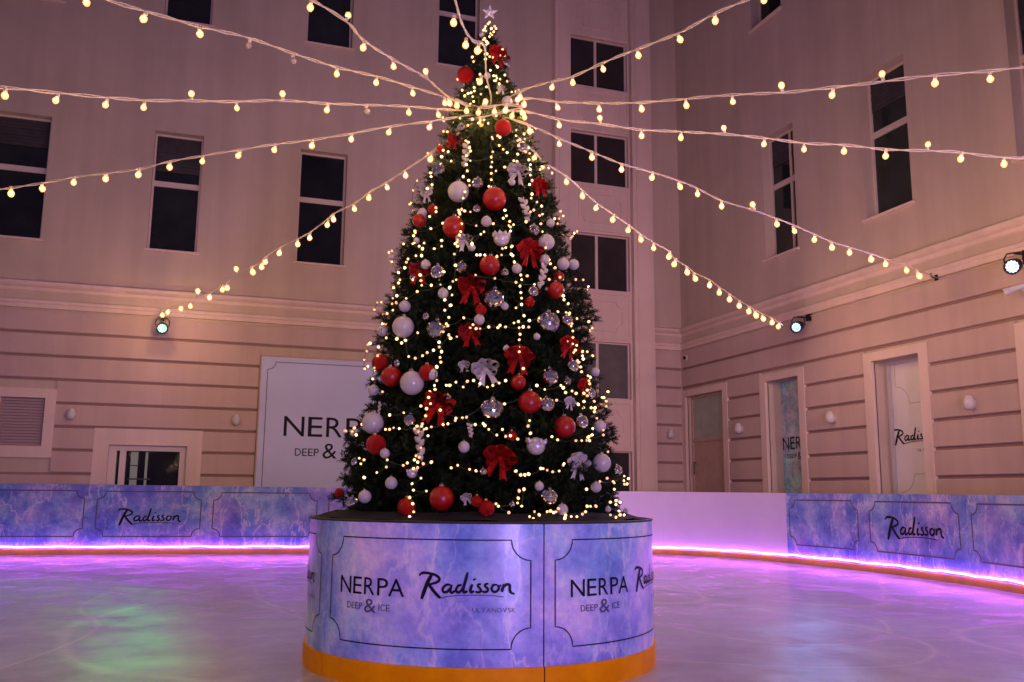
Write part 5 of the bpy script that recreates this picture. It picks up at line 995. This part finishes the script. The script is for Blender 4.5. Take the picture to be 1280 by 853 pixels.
# ------------------------------------------------------------ planter
PC = Vector((2.125, 6.785)); PR = 1.285
A0 = R(0.45)
def cyl(r, z, th): return (PC.x + r * math.sin(th), PC.y - r * math.cos(th), z)
def on_planter(th0, off=0.004):
    def T(u, z, e=0.0):
        th = th0 + u / PR; return cyl(PR + off + e, z, th)
    return T
PL = empty('tree_planter', (PC.x, PC.y, 0)); tag(PL, 'large round planter in blue ice print with orange base under the tree', 'planter')
for k in range(5):
    th0 = A0 - R(72) * k
    def sector(r0, r1, z0, z1, name, mat, par, g=0.0035):
        mb = MB(); vs = []; n_ = 28
        for i in range(n_ + 1):
            th = th0 - R(72) + g + (R(72) - 2 * g) * i / n_
            vs += [cyl(r0, z0, th), cyl(r1, z0, th), cyl(r1, z1, th), cyl(r0, z1, th)]
        fs = [(4 * i + j, 4 * i + 4 + j, 4 * i + 4 + (j + 1) % 4, 4 * i + (j + 1) % 4) for i in range(n_) for j in range(4)] + [(0, 1, 2, 3), (4 * n_ + 3, 4 * n_ + 2, 4 * n_ + 1, 4 * n_)]
        mb.add(vs, fs); ob = mb.build(name, mat, par); fix_normals(ob)
        for p_ in ob.data.polygons: p_.use_smooth = abs(p_.normal.z) < 0.5
        ob.data.set_sharp_from_angle(angle=R(30)) if hasattr(ob.data, 'set_sharp_from_angle') else None
        return ob
    pn = sector(PR - 0.03, PR, 0.0, 1.012, 'panel', 'planter_print', PL)
    sector(PR + 0.0005, PR + 0.014, 0.0, 0.146, 'kick_plate', 'orange_kick', pn)
    T = on_planter(th0)
    L0 = -R(68.6) * PR; L1 = -R(3.9) * PR
    f = MB(); ribbon(f, notch_frame(L0, L1, 0.255, 0.912, 0.125, n=8), 0.0075, T, closed=True); f.build('outline', 'ink', pn)
    f = MB(); spaced(f, 'NERPA', -R(63.6) * PR, -R(39.8) * PR, 0.555, 0.663, T); f.build('lettering', 'ink', pn); f = MB(); script(f, -R(35.4) * PR, -R(8.6) * PR, 0.578, T, underline=False); f.build('script_lettering', 'ink', pn)
    f = MB(); spaced(f, 'DEEP', -R(60.2) * PR, -R(54.0) * PR, 0.462, 0.502, T); put_text(f, '&', -R(53.3) * PR, -R(49.0) * PR, 0.445, 0.53, T)
    spaced(f, 'ICE', -R(48.0) * PR, -R(44.3) * PR, 0.462, 0.502, T); spaced(f, 'ULYANOVSK', -R(20.2) * PR, -R(8.2) * PR, 0.475, 0.502, T)
    kk = R(26.8) * PR / 7.42; q = [(-R(35.4) * PR + x * kk, 0.578 + y * kk) for x, y in catmull([(1.6, -0.28), (2.6, -0.08), (4.0, 0.0), (5.6, -0.02), (6.6, -0.12)])]
    ribbon(f, q, 0.006, T); f.build('small_lettering', 'thin_ink', pn)
    f = MB(); g_ = 0.0038
    vs = [cyl(PR - 0.02, 0.0, th0 - g_), cyl(PR - 0.02, 0.0, th0 + g_), cyl(PR - 0.02, 1.01, th0 + g_), cyl(PR - 0.02, 1.01, th0 - g_)]
    f.add(vs, [(0, 1, 2, 3)]); f.build('seam', 'dark_rubber', pn)
mb = MB(); vs = []
mb.lathe([(PR - 0.045, 0.985), (PR + 0.006, 1.013), (PR + 0.008, 1.022), (PR - 0.02, 1.026), (PR - 0.045, 1.01)], 96, Matrix.Translation((PC.x, PC.y, 0)))
mb.build('rim', 'dark_rubber', PL, smooth=True)
mb = MB(); n_ = 72; rings = [0.1, 0.5, 0.9, 1.1, 1.2, PR - 0.03]
random.seed(8)
vs = []
for ri, r0 in enumerate(rings):
    for j in range(n_):
        th = 2 * math.pi * j / n_; w_ = noise.noise(Vector((math.cos(th) * 3 * r0, math.sin(th) * 3 * r0, ri * .5)))
        vs.append(cyl(r0, 1.035 + 0.03 * w_ + (0.03 if r0 < 1.15 else 0) - (0.01 if ri == 5 else 0), th))
mb.add(vs, [(i * n_ + j, i * n_ + (j + 1) % n_, (i + 1) * n_ + (j + 1) % n_, (i + 1) * n_ + j) for i in range(len(rings) - 1) for j in range(n_)] + [tuple(range(n_))])
fix_normals(mb.build('cloth_cover', 'black_cloth', PL, smooth=True))

# ------------------------------------------------------------ tree
PZ = [.95, 1.06, 1.3, 1.92, 2.56, 3.22, 3.89, 4.38, 4.59, 4.87, 5.0, 5.12]
PRF = [1.16, 1.16, 1.13, 1.0, .86, .73, .47, .32, .22, .13, .08, .03]
def prof(z):
    if z <= PZ[0]: return PRF[0]
    for i in range(len(PZ) - 1):
        if z <= PZ[i + 1]: return PRF[i] + (PRF[i + 1] - PRF[i]) * (z - PZ[i]) / (PZ[i + 1] - PZ[i])
    return 0.02
TREE = empty('christmas_tree', (PC.x, PC.y, 1.0)); tag(TREE, 'tall decorated artificial fir tree standing in the round planter', 'tree')
tx = lambda z: (PC.x, PC.y, z)
mb = MB().tube([tx(0.6), tx(2), tx(3.5), tx(4.6), tx(5.08)], [0.07, 0.06, 0.04, 0.02, 0.008], 10); mb.build('trunk', 'bark', TREE)
random.seed(21)
mb = MB()
nv, nf = mb.v, mb.f
def twig(p, d, L, dens=1.0):
    """one needle covered twig"""
    d = d.normalized(); a = d.cross(Vector((0, 0, 1)))
    a = a.normalized() if a.length > .01 else Vector((1, 0, 0)); b_ = d.cross(a)
    k = len(nv); w = 0.0035
    nv.extend([tuple(p + a * w), tuple(p - a * w), tuple(p + d * L)]); nf.append((k, k + 1, k + 2))
    n_ = int(L / 0.0030 * dens)
    ph = random.random() * 6
    for i in range(n_):
        t = (i + random.random()) / n_; ph += 2.4
        q = p + d * (L * t); rad = a * math.cos(ph) + b_ * math.sin(ph)
        nl = random.uniform(0.020, 0.031) * (1 - 0.15 * t * t)
        dr = (rad * 0.95 + d * 0.55).normalized(); e = q + dr * nl
        sd = dr.cross(rad if abs(dr.dot(rad)) < .98 else a); sd = sd.normalized() * 0.0034 if sd.length > 1e-4 else a * 0.0034
        k = len(nv); nv.extend([tuple(q + sd), tuple(q - sd), tuple(e)]); nf.append((k, k + 1, k + 2))
def branch(z, th, reach):
    out = Vector((math.sin(th), -math.cos(th), 0)); rise = random.uniform(0.02, 0.22)
    side = Vector((math.cos(th), math.sin(th), 0))
    tip = Vector(tx(z)) + out * reach; droop = -0.10 * reach
    a = Vector(tx(z - rise * reach)) + out * 0.03
    mid = (a + tip) / 2 + Vector((0, 0, droop * .4))
    k = len(nv)
    mb.tube([a, mid, tip], [0.012, 0.008, 0.003], 4, caps=False)
    n_ = max(2, int(reach / 0.075))
    for i in range(n_ + 1):
        t = 0.30 + 0.70 * i / n_
        if reach > 0.5 and t < 0.5 and i % 2: continue
        q = a * (1 - t) ** 2 + mid * 2 * t * (1 - t) + tip * t * t
        for sg in (-1, 1):
            dd = out * random.uniform(.3, .8) + side * sg * random.uniform(.4, .9) + Vector((0, 0, random.uniform(-.35, .75)))
            if t > .62:
                d2_ = out * random.uniform(.1, .9) + side * sg * random.uniform(.1, .8) + Vector((0, 0, random.uniform(-.8, .6)))
                twig(q, d2_, random.uniform(0.05, 0.085), 0.9)
            twig(q, dd, random.uniform(0.07, 0.11) * (1.1 - .35 * t) * min(1, 0.45 + reach), 0.8)
    twig(tip - out * 0.02, out * .8 + side * random.uniform(-.4, .4) + Vector((0, 0, random.uniform(0.1, 1.0))), random.uniform(0.05, 0.085) * min(1, 0.5 + reach), 1.2)
z = 1.06
while z < 5.02:
    r0 = prof(z); n_ = max(4, int(2 * math.pi * r0 / 0.125))
    ph = random.random() * 6
    for j in range(n_):
        th = ph + 2 * math.pi * (j + random.uniform(-.35, .35)) / n_
        cl = noise.noise(Vector((math.cos(th) * 2.2, math.sin(th) * 2.2, z * 1.7)))
        reach = r0 * (0.93 + 0.17 * cl + random.uniform(-0.07, 0.03)) - 0.05
        if random.random() < 0.05 and z < 3.5: reach += random.uniform(0.03, 0.08)
        branch(z + random.uniform(-.05, .05), th, max(0.03, reach))
    z += 0.082 if z < 4.2 else 0.055
mb.build('crown', 'needles', TREE)

# ------------------------------------------------------------ ornaments
def bow_mesh(red):
    mb = MB()
    def loop(ang, L, W_, tw):
        q = []
        n_ = 10
        for i in range(n_ + 1):
            t = i / n_; a = 2 * math.pi * t
            x = L * 0.5 * (1 - math.cos(a)); y = W_ * 0.42 * math.sin(a) ; hw = W_ * (0.35 + 0.75 * math.sin(math.pi * t))
            q.append((x, y, hw))
        ca, sa = math.cos(ang), math.sin(ang); vs = []
        for x, y, hw in q:
            for s_ in (-1, 1):
                lx, ld, lz = x, s_ * hw * 0.55 - tw * x, y + s_ * hw * .25
                vs.append((lx * ca - lz * sa, ld * 0.7, lx * sa + lz * ca))
        mb.add(vs, [(2 * i, 2 * i + 1, 2 * i + 3, 2 * i + 2) for i in range(len(q) - 1)])
    for ang, L in ((0.35, 1.0), (math.pi - 0.35, 1.0), (1.15, 0.8), (math.pi - 1.15, 0.8), (-0.35, .8), (math.pi + .35, .8)): loop(ang, L, 0.62, 0.25)
    for s_ in (-1, 1):
        mb.add([(0, -0.1, 0), (s_ * 0.28, -0.14, -0.05), (s_ * 0.75, -0.02, -1.1), (s_ * 0.48, -0.10, -0.98), (s_ * 0.30, -0.02, -1.15)], [(0, 1, 2, 3), (0, 3, 4)])
    mb.lathe([(0, -.18), (.14, -.13), (.2, 0), (.14, .13), (0, .18)], 8, Matrix.Translation((0, -0.12, 0)))
    return mb
def ball(prof_fn=None, k=24, n_=14, M=None):
    mb = MB(); P = []
    for i in range(n_ + 1):
        a = -math.pi / 2 + math.pi * i / n_; P.append((max(0, math.cos(a)) if 0 < i < n_ else 0, math.sin(a)))
    mb.lathe(P, k, M); return mb
def unit(mb, name, mat, smooth):
    me = bpy.data.meshes.new(name); me.from_pydata(mb.v, [], mb.f); me.materials.append(MATS[mat]); me.update()
    bm = bmesh.new(); bm.from_mesh(me); bmesh.ops.recalc_face_normals(bm, faces=bm.faces); bm.to_mesh(me); bm.free()
    for p in me.polygons: p.use_smooth = smooth
    return me
U = {}
U['pearl'] = unit(ball(), 'ball', 'pearl', True)
U['red'] = unit(ball(), 'ball', 'red_gloss', True)
U['glitter'] = unit(ball(), 'ball', 'red_glitter', True)
U['chrome'] = unit(ball(), 'ball', 'silver', True)
random.seed(3)
d = MB(); n_, k_ = 11, 18          # mosaic ball: every tile tilted a little
for i in range(n_):
    a0, a1 = -math.pi / 2 + math.pi * i / n_, -math.pi / 2 + math.pi * (i + 1) / n_
    for j in range(k_):
        b0, b1 = 2 * math.pi * j / k_ + .012, 2 * math.pi * (j + 1) / k_ - .012
        c = [Vector((math.cos(a) * math.cos(b_), math.cos(a) * math.sin(b_), math.sin(a))) * (1 + random.uniform(-.035, .035)) for a, b_ in ((a0 + .01, b0), (a0 + .01, b1), (a1 - .01, b1), (a1 - .01, b0))]
        d.add(c, [(0, 1, 2, 3)])
d.add(*(lambda m_: (([(x * .96, y * .96, z_ * .96) for x, y, z_ in m_.v]), m_.f))(ball(k=16, n_=8)))
U['disco'] = unit(d, 'mosaic', 'mirror', False)
P = []
g = MB(); k_ = 32
rings = []
for i in range(21):
    a = -math.pi / 2 + math.pi * i / 20; row = []
    for j in range(k_):
        rr = math.cos(a) * (1 + (0.06 if j % 2 else -0.05) * (1 if 0.0 < a < 1.15 else 0)); w = 2 * math.pi * j / k_
        row.append((rr * math.cos(w), rr * math.sin(w), math.sin(a)))
    rings.append(row)
g.add([v for r in rings for v in r], [(i * k_ + j, i * k_ + (j + 1) % k_, (i + 1) * k_ + (j + 1) % k_, (i + 1) * k_ + j) for i in range(20) for j in range(k_)])
U['ribbed'] = unit(g, 'lantern', 'silver', False)
g = ball(k=20, n_=10, M=Matrix.Diagonal((.86, .86, .8, 1)))
for j in range(9):
    w = 2 * math.pi * j / 9; g.lathe([(0, 0), (.2, .05), (.24, .25), (.12, .45), (0, .6)], 6, Matrix.Translation((.7 * math.cos(w), .7 * math.sin(w), .22)) @ Matrix.Rotation(w, 4, 'Z') @ Matrix.Rotation(.5, 4, 'Y'))
U['crown'] = unit(g, 'crown_ornament', 'silver_paint', True)
g = MB()
for s_ in range(7):                 # leaf of curled lobes on a stem
    t = s_ / 6; zc = 1.1 - 2.1 * t; sd = 1 if s_ % 2 else -1
    g.lathe([(0, -.42), (.17, -.25), (.22, 0), (.15, .25), (0, .42)], 8, Matrix.Translation((sd * .22 * (1 - .5 * t), 0, zc * .85)) @ Matrix.Rotation(sd * .75, 4, 'Y') @ Matrix.Diagonal((1, .55, .8, 1)))
g.tube([(0.1, 0, 1.15), (0, 0, 0), (0, 0, -1.2)], [.05, .09, .03], 6)
U['icicle'] = unit(g, 'leaf', 'silver_glitter', True)
U['redbow'] = unit(bow_mesh(1), 'bow', 'red_glitter', False)
U['silverbow'] = unit(bow_mesh(0), 'bow', 'silver_glitter', False)
st = MB(); vs = []
for i in range(10):
    a = R(90 + 36 * i); r0 = 1 if i % 2 == 0 else .42; vs.append((r0 * math.cos(a), 0, r0 * math.sin(a)))
st.add(vs + [(0, -.22, 0), (0, .22, 0)], [(i, (i + 1) % 10, 10) for i in range(10)] + [((i + 1) % 10, i, 11) for i in range(10)])
U['star'] = unit(st, 'star', 'star_white', False)
cap = unit(MB().lathe([(0, .96), (.20, .96), (.22, 1.02), (.20, 1.16), (0, 1.17)], 10), 'cap', 'silver', True)
capg = unit(MB().lathe([(0, .96), (.20, .96), (.22, 1.02), (.20, 1.16), (0, 1.17)], 10), 'cap', 'gold', True)
hookm = unit(MB().tube([(.05 * math.cos(R(40 * i)) + 0, 0, 1.22 + .07 * math.sin(R(40 * i))) for i in range(10)] + [(0, 0.02, 1.45), (0.03, .1, 1.62)], .018, 4), 'hook', 'green_wire', False)
names = {'pearl': ('bauble', 'bauble', 'ball'), 'red': ('bauble', 'bauble', 'ball'), 'glitter': ('bauble', 'bauble', 'ball'), 'chrome': ('bauble', 'bauble', 'ball'), 'disco': ('bauble', 'bauble', 'ball'),
         'ribbed': ('lantern_bauble', 'bauble', 'ball'), 'crown': ('crown_ornament', 'ornament', 'crown'), 'icicle': ('leaf_ornament', 'ornament', 'leaf'), 'redbow': ('bow', 'bow', 'ribbon'), 'silverbow': ('bow', 'bow', 'ribbon'), 'star': ('tree_star', 'star', 'star')}
random.seed(12)
for (kind, x, y, z, r), lab in zip(ORNAMENTS, ORNAMENT_LABELS):
    nm, cat, part = names[kind]
    v = Vector((x, y, 0)) - Vector((PC.x, PC.y, 0))
    o = empty(nm, (x, y, z)); o.empty_display_size = r
    tag(o, lab, cat, None if kind == 'star' else 'ornaments hanging on the tree')
    rz = math.atan2(v.x, -v.y) if kind != 'star' else R(-17)
    if kind == 'star': o.location.z = 5.19
    o.rotation_euler = (random.uniform(-.1, .1), random.uniform(-.35, .35) if 'bow' in kind or kind == 'icicle' else random.uniform(-.12, .12), rz + random.uniform(-.3, .3) * (kind != 'star'))
    r *= 1.3 if 'bow' in kind else 0.98 if kind == 'pearl' else 1.06
    if kind == 'star': r *= 1.15
    o.scale = (r, r, r)
    def child(name, me, par):
        c = bpy.data.objects.new(name, me); col.objects.link(c); c.parent = par; return c
    b0 = child(part, U[kind], o)
    if kind in ('pearl', 'red', 'glitter', 'chrome', 'disco', 'ribbed'):
        c = child('cap', capg if kind == 'glitter' else cap, o); child('hook', hookm, c)
    elif kind == 'star': pass
    elif kind in ('crown', 'icicle'): child('hook', hookm, o)

# ------------------------------------------------------------ fairy lights wound through the tree
random.seed(5)
FB = [unit(MB().lathe([(0, -.013), (.009, -.009), (.0125, 0), (.010, .009), (.0055, .014), (0, .016)], 8), 'bulb', q, True) for q in ('fairy_light', 'fairy_light', 'fairy_light_bright', 'fairy_light_dim')]
for lab, s in FAIRY:
    pts = [Vector(tuple(map(float, q.split(',')))) for q in s.split()]
    o = empty('fairy_lights', pts[0]); tag(o, lab, 'fairy lights', 'fairy light strands on the tree')
    mb = MB(); run_ = [pts[0]]
    def flush():
        if len(run_) > 1:
            P = []
            for a, b_ in zip(run_[:-1], run_[1:]):
                P.append(a); P.append((a + b_) / 2 + Vector((random.uniform(-.01, .01), random.uniform(0, .02), -0.008)))
            P.append(run_[-1]); mb.tube(P, 0.0022, 4)
    for a, b_ in zip(pts[:-1], pts[1:]):
        if (b_ - a).length < 0.20: run_.append(b_)
        else: flush(); run_ = [b_]
    flush()
    w = mb.build('wire', 'green_wire', o)
    for p in pts:
        c = bpy.data.objects.new('bulb', random.choice(FB)); col.objects.link(c); c.parent = o
        k = random.uniform(0.60, 0.88); c.scale = (k, k, k)
        c.location = p - pts[0]; c.rotation_euler = (random.uniform(-2, 2), random.uniform(-2, 2), 0)

# ------------------------------------------------------------ overhead light strings
BP = [(0, -.033), (.013, -.031), (.0235, -.018), (.0265, -.003), (.0225, .011), (.0145, .021), (.0115, .026), (0, .027)]
bulbm = unit(MB().lathe(BP, 14), 'bulb', 'bulb_glass', True)
corem = unit(MB().lathe([(0, -.017), (.007, -.015), (.0105, -.009), (.0112, -.002), (.0095, .006), (.005, .011), (0, .013)], 10), 'filament', 'bulb_core', True)
deadm = unit(MB().lathe(BP, 14), 'bulb', 'clear_bulb', True)
sockm = unit(MB().lathe([(0, .0255), (.0125, .0255), (.0145, .030), (.0145, .052), (.010, .058), (0, .059)], 10), 'socket', 'socket_plastic', True)
for lab, cs, bs in STRINGS:
    cp = [Vector(tuple(map(float, q.split(',')))) for q in cs.split()]
    o = empty('string_lights', cp[0]); tag(o, lab, 'string lights', 'light strings spreading from the tree')
    # smooth the cable through its hanging points, two twisted cores
    P = [cp[0]] + cp + [cp[-1]]; path_ = []
    for i in range(1, len(P) - 2):
        a, b_, c, d = P[i - 1:i + 3]
        for j in range(8):
            t = j / 8; path_.append(0.5 * (2 * b_ + (c - a) * t + (2 * a - 5 * b_ + 4 * c - d) * t * t + (3 * b_ - a - 3 * c + d) * t ** 3))
    path_.append(cp[-1])
    mb = MB(); ln = 0.0; A = []; B = []
    for i, p in enumerate(path_):
        if i: ln += (p - path_[i - 1]).length
        w = ln * 14; e = Vector((0.3 * math.cos(w), 0.3 * math.cos(w), math.sin(w))) * 0.007
        A.append(p + e); B.append(p - e)
    mb.tube(A, 0.0052, 5); mb.tube(B, 0.0045, 5); mb.build('cable', 'cable_white', o, smooth=True)
    for q in bs.split():
        x, y, z, up, lit = q.split(','); p = Vector((float(x), float(y), float(z)))
        c = bpy.data.objects.new('bulb', bulbm if lit == '1' else deadm); col.objects.link(c); c.parent = o
        c.location = p - cp[0]
        dist = p.length; k = min(1.7, max(0.76, dist / 9.5))
        k *= random.uniform(.9, 1.06); c.rotation_euler = (random.uniform(-.3, .3) + (math.pi if up == '1' else 0), random.uniform(-.3, .3), 0); c.scale = (k, k, k)
        s_ = bpy.data.objects.new('socket', sockm); col.objects.link(s_); s_.parent = c
        if lit == '1':
            g_ = bpy.data.objects.new('filament', corem); col.objects.link(g_); g_.parent = c
